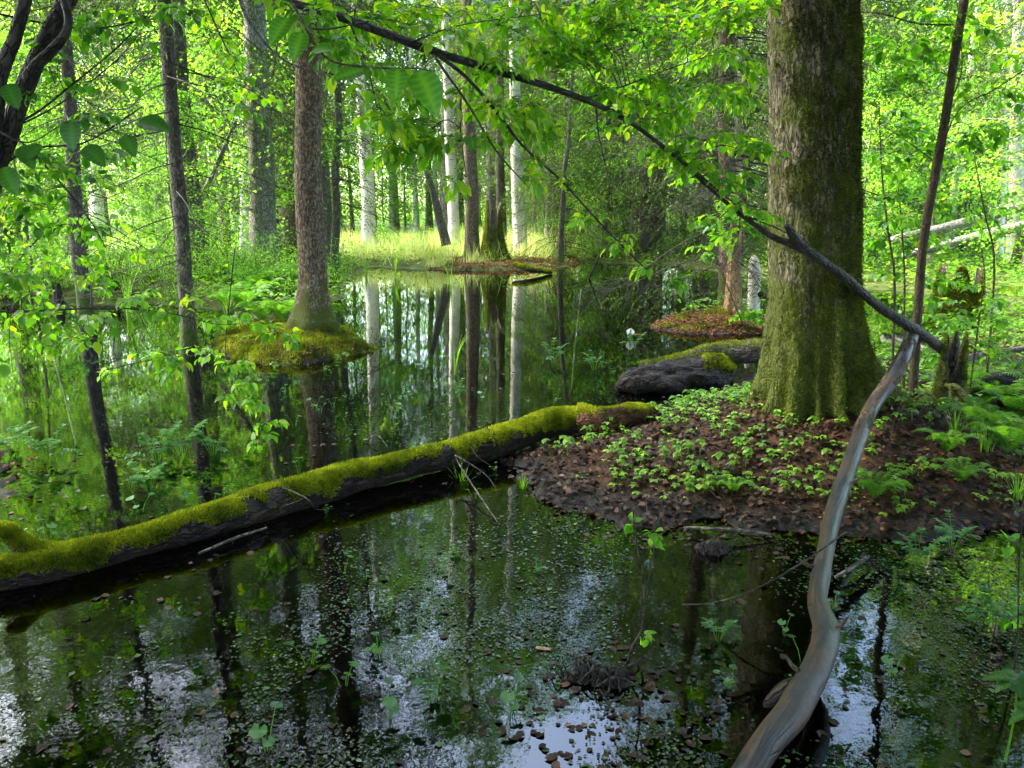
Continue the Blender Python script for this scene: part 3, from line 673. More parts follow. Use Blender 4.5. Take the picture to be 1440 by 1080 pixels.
# ------------------------------------------------------------------ the big mossy tree
def big_tree():
    z0 = H(TREE[0], TREE[1])-.10; b = np.array([TREE[0], TREE[1], z0])
    root = empty('mossy_tree', b, 'huge trunk thick with dark green moss on the near right bank', 'tree')
    nz, nt = 420, 300; hh = np.concatenate([np.linspace(-.35, 3.4, nz-40), np.linspace(3.5, 15, 40)]); th = np.linspace(0, 2*math.pi, nt, endpoint=False)
    hz, tt = np.meshgrid(hh, th, indexing='ij'); u = hz.clip(0)
    r = .270*(1-.012*u)*(1-.4*sstep(4, 15, u))
    # root flares: angle (0 = +x, -pi/2 = towards the camera), reach, width
    for ang, reach, wd, fall in [(-.12, .50, .22, .26), (-.62, .22, .17, .30), (-1.05, .20, .15, .22), (-1.45, .16, .13, .34), (-1.85, .14, .12, .18), (-2.25, .20, .17, .25), (-2.75, .16, .18, .22), (2.9, .17, .35, .3), (1.4, .25, .4, .3), (.6, .25, .3, .3)]:
        da = (tt-ang+math.pi) % (2*math.pi)-math.pi
        r = r+reach*np.exp(-(da/wd)**2)*np.exp(-u/fall)
    r = r+.05*np.exp(-u/.55)-.10*np.exp(-u/.45)*np.abs(fbm(np.stack([np.cos(tt)*2.2+3, np.sin(tt)*2.2, u*.5], -1), 3))
    q = np.stack([np.cos(tt)*.32, np.sin(tt)*.32, hz*.7], -1)
    r = r+.018*fbm(q*5, 3)+.014*fbm(q*np.array([17, 17, 12])+5, 3)+.010*np.abs(fbm(np.stack([np.cos(tt)*.32*34, np.sin(tt)*.32*34, hz*18], -1), 3))
    tp = P(1143, 0, 5.15); lean = (tp[0]-b[0])/(tp[2]-z0)
    V = np.stack([b[0]+r*np.cos(tt)+lean*u, b[1]+r*np.sin(tt), z0+hz], -1)
    i, j = np.meshgrid(np.arange(nz-1), np.arange(nt), indexing='ij'); k = (j+1) % nt
    Q = np.stack([i*nt+j, i*nt+k, (i+1)*nt+k, (i+1)*nt+j], -1).reshape(-1, 4)
    m = MB(); m.add(V.reshape(-1, 3), None, Q, tc=np.stack([np.cos(tt)*.32, np.sin(tt)*.32, hz], -1).reshape(-1, 3)); m.build('trunk', M['bark_big'], root)
    # moss: short blades standing off the bark, thick low down and on the side turned to the right
    N = 260000; ii = rng.integers(0, nz-45, N); jj = rng.integers(0, nt, N)
    p = V[ii, jj]; out = nrm(np.stack([np.cos(th[jj]), np.sin(th[jj]), np.zeros(N)], -1)); h = hh[ii]
    side = np.cos(th[jj]+.75)                              # 1 towards the camera's right
    dens = .38+.50*side+.55*np.exp(-h.clip(0)/.6)+.75*fbm(q[ii, jj]*9, 3)
    keep = (rng.random(N) < sstep(.25, .8, dens)) & (p[:, 1] < b[1]+.15)
    p, out, h, jj2, ii2 = p[keep], out[keep], h[keep], jj[keep], ii[keep]; n = len(p)
    p = p+rng.normal(0, .006, (n, 3))-out*.002
    d = nrm(out*rng.uniform(.3, 1.0, (n, 1))+[0, 0, -.2]+rng.normal(0, .5, (n, 3)))
    var = np.clip(.42+.5*fbm(q[ii2, jj2]*14, 3)+.3*np.exp(-h.clip(0)/.5)*np.clip(np.cos(th[jj2]+.3), 0, 1)+rng.normal(0, .14, n), 0, 1)
    m = MB(); inst(m, BLADE, p, d, rdir(n, -1, 1), rng.uniform(.008, .022, n), var, .45); m.build('moss', M['moss_dark'], root, use_tc=False)
    for ch in SPRUCE[1].o.children:
        if ch.name.split('.')[0] == 'trunk': continue
        c = ch.copy(); scene.collection.objects.link(c); c.parent = root; c.location = (-.05, 0, 2.0); c.scale = (1.5, 1.5, .9)
    return root
big_tree()
def tufts(mb, V, N, up_lo=.0, size=(.01, .025), keepf=None, wid=.45, bias=.5, patch=.9):
    """moss blades on the upper side of a tube; V is (m, n, 3)"""
    m, n, _ = V.shape; c = V.mean(1, keepdims=True); ii = rng.integers(0, m, N); jj = rng.integers(0, n, N); f = rng.random((N, 1)); g = rng.random((N, 1))
    i2 = np.minimum(ii+1, m-1); j2 = (jj+1) % n
    p = (V[ii, jj]*(1-f)+V[i2, jj]*f)*(1-g)+(V[ii, j2]*(1-f)+V[i2, j2]*f)*g
    o = nrm(p-(c[ii, 0]*(1-f)+c[i2, 0]*f))
    k = o[:, 2]+patch*fbm(p*7+2, 4)+.1*rng.normal(0, 1, N) > up_lo
    if keepf is not None: k &= keepf(p)
    p, o = p[k], o[k]; n = len(p)
    d = nrm(o*rng.uniform(.6, 1.3, (n, 1))+rng.normal(0, .5, (n, 3)))
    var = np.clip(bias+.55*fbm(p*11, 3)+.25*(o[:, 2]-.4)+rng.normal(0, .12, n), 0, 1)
    inst(mb, BLADE, p-o*.003, d, rdir(n, -1, 1), rng.uniform(size[0], size[1], n), var, wid)

# ------------------------------------------------------------------ fallen mossy log
def pxpath(l):                                       # (px, py, z, r)
    return np.array([[*G(a, b, z), r] for a, b, z, r in l])
lp = pxpath([(-150, 838, .05, .10), (-60, 820, .05, .10), (50, 800, .055, .098), (150, 776, .06, .096), (250, 747, .065, .10), (350, 716, .07, .108), (450, 686, .08, .112), (550, 660, .09, .115), (650, 634, .10, .118), (720, 615, .115, .12), (778, 594, .15, .13), (830, 588, .19, .12)])
o = lp[0, :3].copy(); o[2] = 0
root = empty('fallen_log', lp[5, :3]*[1, 1, 0], 'long fallen trunk coated in bright moss lying across the pond', 'log')
lp[:, 3] *= .78; m = MB(); V = tube(m, lp, None, 48, 300, bump=.5, bfreq=5.5); m.build('trunk', M['bark_log'], root)
mm = MB(); tufts(mm, V, 300000, .38, (.007, .026), patch=1.5); 
hk = pxpath([(85, 786, .08, .06), (50, 776, .12, .05), (25, 762, .17, .042), (8, 748, .22, .035), (-6, 745, .235, .022)])
m = MB(); V2 = tube(m, hk, None, 18, 40, bump=.25, bfreq=14); m.build('limb_stub', M['bark_log'], root)
tufts(mm, V2, 26000, -.1, (.008, .022)); mm.build('moss', M['moss'], root, use_tc=False)
m = MB(); r_ = pxpath([(815, 590, .18, .115), (860, 586, .215, .10), (893, 582, .22, .08), (922, 575, .22, .03)])
r_[:, 3] *= [.80, .9, .9, 1]; V3 = tube(m, r_, None, 36, 80, bump=.7, bfreq=9, seed=3); m.build('rotten_end', M['rotten'], root)
m = MB(); tufts(m, V3, 40000, .55, (.006, .02), patch=1.5); m.build('moss', M['moss'], root, use_tc=False)
m = MB()
for l in ([(385, 680, .14, .005), (430, 700, .20, .004), (445, 716, .12, .003), (470, 715, .06, .002)], [(430, 700, .19, .003), (400, 712, .1, .002)], [(640, 640, .15, .006), (680, 665, .09, .004), (700, 690, .03, .002)], [(655, 615, .17, .005), (670, 640, .13, .003), (690, 655, .08, .002)]):
    m = MB(); tube(m, pxpath(l), None, 5, 16); m.build('dead_twig', M['bark_dark'], root)

# bare pole
pp = pxpath([(1286, 462, .84, .036), (1276, 490, .745, .044), (1256, 530, .61, .045), (1224, 577, .46, .043), (1200, 640, .35, .042), (1175, 712, .25, .040), (1160, 780, .21, .035), (1150, 842, .19, .037), (1162, 888, .18, .043), (1148, 940, .17, .046), (1110, 1002, .155, .045), (1074, 1052, .14, .042), (1045, 1100, .12, .041), (995, 1200, .09, .042)])
root = empty('bare_pole', pp[4, :3]*[1, 1, 0]+[0, 0, H(*pp[4, :2])], 'long curved barkless grey pole leaning from the bank into the water', 'log')
m = MB()
def kn(u, th): return 1-.10*np.exp(-((u-.12)/.01)**2)*(np.cos(th-2) > .3)+.18*np.exp(-((u-.33)/.006)**2)*np.exp(-((th-2.2)/.5)**2)+.2*np.exp(-((u-.55)/.006)**2)*np.exp(-((th-3.6)/.5)**2)+.10*np.exp(-((u-.66)/.012)**2)*np.cos(th-1)+.12*np.exp(-((u-.87)/.02)**2)*np.cos(th+.5)+.03*np.sin(u*60)*np.cos(th*2+u*9)
V = tube(m, pp, None, 48, 420, bump=.10, bfreq=16, shape=kn, seed=1)
m.build('stem', M['pole'], root)
sv = m  # bark remnants low on the near end and up at the top
for u_, a_, L_ in ((70, 2.6, .05), (118, .3, .04), (150, 2.9, .07), (205, .2, .05), (262, 2.7, .035), (300, .6, .05)):
    q = V[u_].mean(0); d = nrm(np.array([-math.cos(a_), .2, abs(math.sin(a_))+.2])); m = MB()
    tube(m, [q, q+d*.05, q+d*(.05+L_*.6), q+d*(.05+L_)+[0, 0, .01]], [.010, .009, .007, .003], 8, 14, bump=.3, bfreq=40); m.build('twig_stub', M['bark_sapling'], root)
m = MB()
vv = pp.copy(); a = resample(vv, 120)
for s0, s1, rw in ((6, 34, 1.06),):
    m = MB(); k_ = s1-s0; w = a[s0:s1].copy(); w[:, 3] *= rw
    def half(u, th): return np.where(fbm(np.stack([u*14+0*th, np.cos(th)*1.4+0*u, np.sin(th)*1.4+0*u], -1)+s0, 3) > .12, 1.0, .8)
    tube(m, w, None, 40, 90, bump=.04, bfreq=18, cap=False, shape=half, seed=5); m.build('bark_remnant', M['bark_sapling'], root)
m = MB(); tube(m, pxpath([(1158, 870, .19, .010), (1120, 905, .21, .03), (1085, 985, .1, .022)]) if False else pxpath([(1140, 960, .14, .022), (1110, 968, .12, .030), (1085, 985, .07, .020), (1076, 992, .03, .008)]), None, 8, 20, bump=.4, bfreq=20); m.build('limb_stub', M['bark_log'], root)
tag(tube_o := (lambda mm: (tube(mm, pxpath([(1190, 748, .30, .004), (1130, 790, .26, .004), (1060, 830, .16, .004), (1000, 848, .06, .003), (960, 850, .0, .003)]), None, 5, 30), tube(mm, pxpath([(1020, 845, .08, .003), (985, 875, .01, .0025)]), None, 4, 8), mm.build('dark_twig', M['bark_dark'], origin=G(1000, 848)))[2])(MB()), 'thin dark forked twig lying across the bare pole over the water', 'twig')

# logs
def log(name, label, l, mat, n=22, m_=80, bump=.25, bf=9, moss=0, keep=None, msize=(.012, .03), group=None, bias=.5, part='trunk'):
    w = pxpath(l); c = w[len(w)//2, :3].copy(); c[2] = H(c[0], c[1])
    if moss:
        root = empty(name, c, label, 'log', group); m = MB(); V = tube(m, w, None, n, m_, bump=bump, bfreq=bf, seed=l[0][0] % 7); m.build(part, M[mat], root)
        mm = MB(); tufts(mm, V, moss, .3, msize, keep, bias=bias); mm.build('moss', M['moss'], root, use_tc=False); return root
    m = MB(); tube(m, w, None, n, m_, bump=bump, bfreq=bf, seed=l[0][0] % 7); return tag(m.build(name, M[mat], origin=c), label, 'log', group)
x1 = G(960, 520)[0]
log('dark_log', 'black wet broken log with a moss cushion at its right end', [(866, 545, .04, .05), (885, 538, .08, .12), (930, 534, .09, .14), (985, 528, .11, .14), (1015, 522, .12, .11), (1030, 520, .12, .05)], 'bark_log', 64, 200, moss=40000, keep=lambda p: p[:, 0] > x1+.0, bump=1.0, bf=6)
log('grey_log', 'grey fallen log with flaking bark behind the dark wet log', [(905, 520, .12, .08), (960, 508, .16, .10), (1020, 498, .2, .11), (1085, 492, .24, .12), (1140, 488, .24, .10)], 'grey_log', 40, 160, moss=16000, bump=.45)
log('pale_log', 'thin pale branch lying right of the jagged stump', [(1338, 512, .22, .022), (1370, 501, .26, .03), (1410, 494, .28, .03), (1470, 486, .3, .032)], 'grey_log', 12)
log('wet_log', 'dark wet log in the puddle at the right edge', [(1372, 538, .06, .05), (1400, 534, .08, .075), (1440, 531, .09, .08), (1520, 524, .1, .08)], 'bark_log', moss=0)
log('wet_log', 'short black log at the right edge below the dark wet log', [(1398, 566, .0, .04), (1430, 560, .03, .07), (1490, 556, .05, .07)], 'bark_log')
log('mossy_branch', 'short mossy branch dipping into the far water below the marked birch', [(722, 372, .25, .05), (745, 379, .16, .07), (775, 383, .05, .05)], 'bark_log', moss=9000, msize=(.03, .06))
log('shore_log', 'thin brown log along the left shore beside the white bog flowers', [(45, 417, .05, .05), (130, 414, .08, .06), (230, 411, .08, .06), (340, 415, .03, .04)], 'grey_log')
log('shore_log', 'short broken log on the left shore behind the slim pond trunk', [(200, 372, .25, .05), (260, 369, .3, .07), (300, 367, .3, .05)], 'bark_red')
for lab, l in (('grey fallen trunk slanting through the right hand thicket', [(1255, 338, 17, .10), (1340, 318, 17, .11), (1400, 300, 17, .11), (1480, 280, 17, .10)]), ('lower of the two grey trunks fallen in the right thicket', [(1270, 360, 15.5, .07), (1360, 336, 15.5, .09), (1420, 322, 15.5, .09), (1490, 306, 15.5, .08)])):
    w = np.array([[*P(a_, b_, Y_), r_] for a_, b_, Y_, r_ in l]); m = MB(); tube(m, w, None, 14, 60, bump=.2, bfreq=5); tag(m.build('fallen_tree', M['bark_lichen'], origin=[w[1, 0], w[1, 1], H(w[1, 0], w[1, 1])]), lab, 'fallen tree')
def leaning(name, label, a, b, r0, r1, mat, cat='tree', group=None, n=10):
    a, b = np.array(a), np.array(b); p = np.array([a, a*.66+b*.34+rng.normal(0, min(.03, r0*.6), 3), a*.33+b*.67+rng.normal(0, min(.03, r0*.6), 3), b])
    m = MB(); tube(m, p, np.linspace(r0, r1, 4), n, 40, bump=.15, bfreq=8); return tag(m.build(name, M[mat], origin=a), label, cat, group)
leaning('leaning_snag', 'slanting dead pole crossing the undergrowth right of the slim pond trunk', P(256, 345, 17), P(332, 170, 17), .07, .04, 'bark_lichen', 'dead tree')
leaning('leaning_snag', 'short mossy leaning trunk in the sunlit clearing', P(628, 345, 25), P(600, 240, 25), .16, .09, 'bark_spruce', 'dead tree')
leaning('dead_stick', 'pale thin stick slanting out of the left water', G(108, 628), P(66, 455, 6.6), .009, .005, 'bark_lichen', 'stick')
leaning('dead_stick', 'pale stick standing upright in mid pond', G(804, 548), P(817, 405, 7.15), .009, .005, 'bark_lichen', 'stick')
leaning('dead_stick', 'thin dark stick leaning out of the far water at the right', G(828, 392), P(850, 350, 19), .03, .015, 'bark_dark', 'stick')

# stumps
def stump(name, label, base, r0, h, mat, jag=.35, flare=.6, n=60, m_=60, moss=0, spikes=3, phase=0, moss_mat='moss', lean=(0, 0)):
    b = np.array(base, float); root = empty(name, b, label, 'stump')
    th = np.linspace(0, 2*math.pi, n, endpoint=False); hh = np.linspace(0, 1, m_)
    top = h*(1-jag*.5+jag*.5*(np.abs(np.cos(th*spikes/2+phase))**2.5*1.6-.6)+.10*h*fbm(np.stack([np.cos(th)*5, np.sin(th)*5, th*0+phase], -1), 3))
    a, t = np.meshgrid(hh, th, indexing='ij'); Z = a*top[None]
    r = r0*(1+flare*np.exp(-Z/(.18*h))*(1+.5*np.cos(t*5+phase)))*(1-.32*Z/h)
    r = r*(1+.16*fbm(np.stack([np.cos(t)*3, np.sin(t)*3, Z*2/max(h, .2)], -1)+phase, 4))
    V = np.stack([b[0]+r*np.cos(t)+lean[0]*Z, b[1]+r*np.sin(t)+lean[1]*Z, b[2]-.1+Z*(1+.1/h)], -1)
    i, j = np.meshgrid(np.arange(m_-1), np.arange(n), indexing='ij'); k = (j+1) % n
    m = MB(); m.add(V.reshape(-1, 3), None, np.stack([i*n+j, i*n+k, (i+1)*n+k, (i+1)*n+j], -1).reshape(-1, 4), tc=np.stack([np.cos(t)*r0, np.sin(t)*r0, Z], -1).reshape(-1, 3))
    m.build('bark', M[mat], root)
    m = MB(); W = V.copy(); c = b[:2]; W[..., :2] = (W[..., :2]-c-np.array(lean)*Z[..., None])*.72+c+np.array(lean)*Z[..., None]; W[..., 2] -= .01
    qq = np.stack([i*n+j, (i+1)*n+j, (i+1)*n+k, i*n+k], -1).reshape(-1, 4); s0 = m_*n
    m.add(np.vstack([V[-1].reshape(-1, 3), W.reshape(-1, 3)]), None, np.vstack([qq+n, np.stack([j[0], n+(m_-1)*n+j[0], n+(m_-1)*n+k[0], k[0]], -1)]), tc=np.vstack([V[-1].reshape(-1, 3), W.reshape(-1, 3)]))
    m.build('heartwood', M[{'stump_wood': 'stump_wood', 'bark_dark': 'bark_dark', 'birch': 'stump_wood'}.get(mat, 'bark_red')], root)
    if moss: mm = MB(); tufts(mm, V, moss, -.6, (.02*r0*2, .05*r0*2+.01)); mm.build('moss', M[moss_mat], root, use_tc=False)
    return root
b = P(694, 352, 24.5); b[2] = H(b[0], b[1])
stump('mossy_stump', 'tall hollow stump with mossy buttresses on the far bank', b, .37, 1.75, 'bark_big', .6, .35, moss=14000, spikes=3, phase=.8)
b = P(1330, 590, 5.55); b[2] = H(b[0], b[1])-.03
stump('jagged_stump', 'jagged dark stump with a thin spike right of the pole top', b, .105, .62, 'bark_dark', .5, .9, moss=26000, spikes=3, phase=4.7, moss_mat='moss_dark')
b = P(1030, 440, 12.1); b[2] = H(b[0], b[1])
stump('broken_stump', 'pale yellow split stump standing on the right islet', b, .12, 1.35, 'stump_wood', .5, .35, spikes=2, phase=.3, lean=(-.02, 0))
b = P(1060, 425, 12.9); b[2] = H(b[0], b[1])
root = empty('birch_stub', b, 'short broken birch stem beside the pale split stump', 'stump')
m = MB(); tube(m, [b-[0, 0, .2], b+[0, 0, .3], b+[-.02, 0, .7], b+[-.04, 0, .98], b+[-.06, .02, 1.08]], [.12, .105, .10, .075, .01], 18, 60, bump=.16, bfreq=9); m.build('stem', M['birch'], root)
m = MB(); tube(m, [b+[.03, -.05, .45], b+[.16, -.08, .42], b+[.26, -.1, .36]], [.05, .06, .03], 10, 16, bump=.3, bfreq=14); m.build('bracket_fungus', M['rotten'], root)
b = P(1432, 395, 20.5); b[2] = H(b[0], b[1])
stump('red_stump', 'reddish broken stump under the white trunks at the right edge', b, .22, 1.3, 'bark_red', .6, .6, spikes=3, phase=2)
b = P(1345, 440, 12.5); b[2] = H(b[0], b[1])
stump('mossy_stump', 'low round stump buried in yellow moss in the right thicket', b, .42, 1.0, 'bark_big', .4, .5, moss=24000, spikes=4, phase=1)
b = P(80, 405, 14.0); b[2] = H(b[0], b[1])-.02
stump('shore_stump', 'small dark stump on the left shore behind the bog flower', b, .10, .42, 'bark_dark', .4, .6, spikes=3, phase=1)
# clumps of mud and roots in the near water
def tussock(px, py, R_, hh, label, nr=26):
    b = G(px, py, 0); root = empty('root_tussock', b, label, 'root clump'); m = MB(); n = 40; k = 14
    a, t = np.meshgrid(np.linspace(0, math.pi/2, k), np.linspace(0, 2*math.pi, n, endpoint=False), indexing='ij')
    V = np.stack([np.cos(t)*np.cos(a)*R_, np.sin(t)*np.cos(a)*R_*.6, np.sin(a)*hh-.02], -1); V = V*(1+1.3*fbm(V*13+px, 4))[..., None]
    i, j = np.meshgrid(np.arange(k-1), np.arange(n), indexing='ij'); kk = (j+1) % n
    m.add((V+b).reshape(-1, 3), None, np.stack([i*n+j, i*n+kk, (i+1)*n+kk, (i+1)*n+j], -1).reshape(-1, 4)); m.build('mud', M['bark_log'], root)
    for q in range(nr):
        a_ = rng.uniform(0, 6.28); d = np.array([math.cos(a_), math.sin(a_)*.6, 0]); r = rng.uniform(.002, .008); L = R_*rng.uniform(.5, 2.0); s = rng.normal(0, R_*.55, 3)*[1, .6, 0]
        m = MB(); tube(m, [b+s+[0, 0, -hh*.2], b+s+d*L*.4+[0, 0, hh*rng.uniform(.1, .9)], b+s+d*L*.8+rng.normal(0, .015, 3)+[0, 0, hh*.3], b+s+d*L+[0, 0, -.02]], [r, r*.9, r*.7, r*.4], 5, 12, bump=.3, bfreq=40); m.build('root', M['bark_dark'], root)
tussock(835, 955, .10, .07, 'dark clump of roots and mud rising from the near water')
tussock(1000, 775, .07, .06, 'small black hummock in the shallow water before the bank', 9)
# roots around the jagged stump and the pole's head
b = P(1300, 560, 5.6); m = MB()
for q in range(22):
    c = b+[rng.uniform(-.35, .30), rng.uniform(-.25, .2), 0]; c[2] = H(c[0], c[1])+rng.uniform(.0, .22)*(rng.random() < .6)
    a = rng.uniform(-2.8, -.2); L = rng.uniform(.15, .5); e = c+[math.cos(a)*L, math.sin(a)*L, 0]; e[2] = H(e[0], e[1])-.02
    mid = (c+e)/2+[rng.normal(0, .03), rng.normal(0, .03), .05]; r = rng.uniform(.006, .018)
    tube(m, [c-[0, 0, .12], c, mid, e], [r*1.4, r*1.3, r, r*.5], 7, 18, bump=.3, bfreq=24)
tag(m.build('root_mass', M['bark_red'], origin=[b[0], b[1], H(b[0], b[1])]), 'tangle of brown roots under the jagged stump', 'roots')

# ------------------------------------------------------------------ leafy sprays
def frond(L, W, path, r0, leaf, step, tpl=LEAF8, v=(.2, .9), start=.15, droop=.45, jit=.25, wid=1.0):
    """a twig along path with alternate leaves"""
    ln = np.linalg.norm(np.diff(path, axis=0), axis=1).sum(); n = max(4, int(ln/.04)); p = resample(path, n)
    tube(W, p, np.linspace(r0, max(.0006, r0*.35), n), 4, cap=False)
    k = max(2, int(ln*(1-start)/step)); u = np.linspace(start, 1, k); i0 = u*(n-1); ia = np.minimum(i0.astype(int), n-2); f = (i0-ia)[:, None]
    q = p[ia]*(1-f)+p[ia+1]*f; t = nrm(p[ia+1]-p[ia]); s = nrm(np.cross(t, UP)+1e-4); sg = np.where(np.arange(k) % 2 == 0, 1., -1.)[:, None]; sg[-1] = 0
    d = nrm(t*.65+s*sg*.85+[0, 0, -droop]+rng.normal(0, jit, (k, 3)))
    up = nrm(UP+rng.normal(0, .3, (k, 3)))
    L.append((q+d*.01, d, up, leaf*rng.uniform(.5, 1.25, k), np.clip(rng.uniform(*v)+rng.normal(0, .14, k), 0, 1), np.full(k, wid)))
def spray(L, W, A, B, r0=.004, leaf=.06, step=.034, sides=6, ratio=.5, **k):
    A, B = np.array(A, float), np.array(B, float); ln = np.linalg.norm(B-A); mid = (A+B)/2+[0, 0, ln*.07]
    path = resample([A, mid, B-[0, 0, ln*.06]], 12); frond(L, W, path, r0, leaf, step, **k)
    t = nrm(B-A); s = nrm(np.cross(t, UP)+1e-4)
    for q in range(sides):
        u = .2+.7*q/max(1, sides); c = path[int(u*11)]; sg = 1 if q % 2 else -1
        e = c+(t*.75+s*sg*.8+[0, 0, rng.uniform(-.35, .15)])*ln*ratio*(1.05-u)*rng.uniform(.7, 1.2)
        frond(L, W, np.array([c, (c+e)/2+[0, 0, .01], e]), r0*.55, leaf, step, **k)
def flush(L, mb, tpl=LEAF8):
    for a in L: inst(mb, tpl, a[0], a[1], a[2], a[3], a[4], a[5])
def near_on(paths, c):
    best = None
    for p in paths:
        d = np.linalg.norm(p-c, axis=1); i = int(d.argmin())
        if best is None or d[i] < best[0]: best = (d[i], p[i], p[max(0, i-3)])
    return best
def foliage(root, paths, clusters, leaf, mats=('leaf', 'bark_dark'), k=3, tw=.005, v=(.2, .9), step=.034, zj=.5, name='foliage', dirx=None, sides=5, droop=.45, wid=1.0):
    """clusters: (px, py, Y, radius_px[, k])"""
    L = []; W = MB(); mbl = MB()
    for c_ in clusters:
        px, py, Y, rp = c_[:4]; kk = c_[4] if len(c_) > 4 else k
        rad = rp/F_PX*Y; c = P(px, py, Y); d, q, _ = near_on(paths, c)
        s = c*.7+q*.3
        tube(W, resample([q, (q+s)/2+[0, 0, .02+d*.08], s], 8), np.linspace(tw, tw*.6, 8), 4, cap=False)
        for _i in range(kk):
            base = nrm(c-q+rng.normal(0, .35, 3)*max(d, .2)) if d > .1 else nrm(rdir(1, -.3, .2)[0])
            dv = nrm(base*(1 if dirx is None else .3)+rng.normal(0, .65, 3)*[1, zj*1.6, .35]+(0 if dirx is None else np.array(dirx)))
            a = s+rng.normal(0, .2, 3)*rad*[1, 1, .5]; e = a+dv*rad*rng.uniform(.9, 1.6)
            tube(W, resample([s, (s+a)/2, a], 4), tw*.5, 3, cap=False)
            spray(L, W, a, e, tw*.5, leaf, step, sides, v=v, droop=droop, wid=wid)
    W.build('twigs', M[mats[1]], root, use_tc=False); flush(L, mbl); mbl.build(name, M[mats[0]], root, use_tc=False)
def PP(l): return np.array([[*P(a, b, Y), r] for a, b, Y, r in l])

# overhanging hornbeam: trunk stands left of the frame, one bough crosses the top of the view
hb = np.array([-3.15, 2.7, 0]); hb[2] = H(hb[0], hb[1])
root = empty('overhanging_hornbeam', hb, 'dark forked tree at the left edge whose long bough crosses the top', 'tree')
m = MB(); tk = np.array([[*hb-[0, 0, .3], .13], [*hb+[0, 0, .3], .11], [*hb+[.1, .1, 1.3], .095], [*hb+[.2, .2, 2.5], .085], [*hb+[.35, .3, 4.2], .07], [*hb+[.3, .4, 7.0], .04]])
tk[:, 3] *= .8; tube(m, tk, None, 16, 60, bump=.12, bfreq=9); m.build('trunk', M['bark_dark'], root)
bp = np.vstack([tk[3:4], PP([(150, -120, 3.0, .05), (300, -45, 3.1, .030), (400, 0, 3.2, .0165), (480, 24, 3.3, .0175), (610, 72, 3.5, .017), (700, 100, 3.7, .016), (800, 132, 3.9, .0145), (880, 168, 4.1, .012), (965, 232, 4.35, .009), (1010, 268, 4.45, .006), (1050, 300, 4.5, .003)])])
bA = resample(bp, 120)
m = MB(); tube(m, bp, None, 12, 160, bump=.13, bfreq=18); m.build('bough', M['bark_dark'], root)
subs = [PP([(608, 72, 3.5, .009), (655, 108, 3.5, .008), (700, 160, 3.55, .007), (735, 205, 3.6, .006), (790, 255, 3.65, .005), (850, 320, 3.7, .004), (905, 375, 3.75, .003), (945, 405, 3.8, .002)]),
        PP([(606, 72, 3.5, .007), (625, 100, 3.45, .006), (660, 150, 3.4, .005), (700, 215, 3.4, .004), (745, 265, 3.4, .002)]),
        PP([(648, 138, 3.42, .004), (648, 190, 3.42, .003), (656, 250, 3.42, .002)]),
        PP([(838, 152, 4.0, .005), (842, 190, 4.0, .004), (855, 250, 4.0, .003), (866, 318, 4.0, .0015)]),
        PP([(490, 28, 3.3, .005), (515, 90, 3.25, .004), (530, 150, 3.2, .002)]),
        PP([(575, 60, 3.4, .004), (650, 35, 3.6, .003), (760, 20, 3.9, .002)]),
        PP([(400, 0, 3.2, .005), (440, 40, 3.0, .004), (520, 30, 3.0, .002)]),
        PP([(820, 140, 3.95, .006), (880, 120, 4.2, .004), (960, 90, 4.5, .003), (1060, 60, 4.7, .002)]),
        PP([(965, 232, 4.35, .004), (1010, 205, 4.5, .003), (1060, 215, 4.6, .002)]),
        PP([(330, -30, 3.1, .012), (350, 30, 2.9, .006), (400, 85, 2.8, .004), (470, 105, 2.7, .002)])]
for s_ in subs:
    m = MB(); tube(m, s_, None, 7, 50, bump=.1, bfreq=25); m.build('branch', M['bark_dark'], root)
paths = [bA[:, :3]]+[resample(s_, 40)[:, :3] for s_ in subs]
cl = [(560, 30, 3.6, 60), (620, 20, 3.8, 60), (690, 40, 3.9, 60), (760, 40, 4.0, 60), (830, 30, 4.2, 60), (900, 40, 4.3, 60), (960, 50, 4.5, 55), (1010, 75, 4.6, 45), (1050, 90, 4.6, 30, 2), (840, 85, 4.2, 55), (900, 100, 4.3, 50), (770, 90, 4.0, 55), (700, 100, 3.8, 50), (640, 55, 3.6, 45),
      (720, 150, 3.7, 45), (560, 120, 3.4, 50), (540, 170, 3.3, 45), (590, 180, 3.4, 45), (640, 200, 3.4, 45), (560, 215, 3.4, 35), (640, 262, 3.4, 25, 2), (690, 150, 3.6, 45), (745, 190, 3.7, 35), (735, 255, 3.4, 22, 2), (740, 160, 3.9, 35), (520, 90, 3.3, 45),
      (900, 165, 4.2, 50), (950, 180, 4.4, 50), (990, 195, 4.5, 45), (1030, 215, 4.6, 40), (1050, 245, 4.6, 25, 2), (960, 215, 4.3, 40), (870, 140, 4.1, 45), (1010, 245, 4.5, 40), (985, 235, 4.4, 35), (920, 70, 4.4, 55), (860, 55, 4.2, 55), (800, 70, 4.1, 50), (990, 30, 4.6, 40), (1020, 40, 4.7, 40), (1000, 130, 4.6, 40), (1040, 140, 4.7, 30), (1060, 20, 4.7, 35), (940, 130, 4.4, 45), (850, 10, 4.2, 50), (740, 10, 4.0, 50),
      (770, 218, 3.65, 18, 1), (800, 262, 3.65, 16, 1), (840, 312, 3.7, 22, 2), (870, 340, 3.75, 24, 2), (925, 370, 3.8, 28, 2), (940, 400, 3.8, 22, 2), (880, 320, 3.8, 25, 1), (460, 60, 3.1, 40), (430, 25, 3.1, 35), (500, 10, 3.4, 50)]
foliage(root, paths, cl, .056, k=6, tw=.0030, v=(.3, 1.0), step=.026, wid=.84, droop=.3)
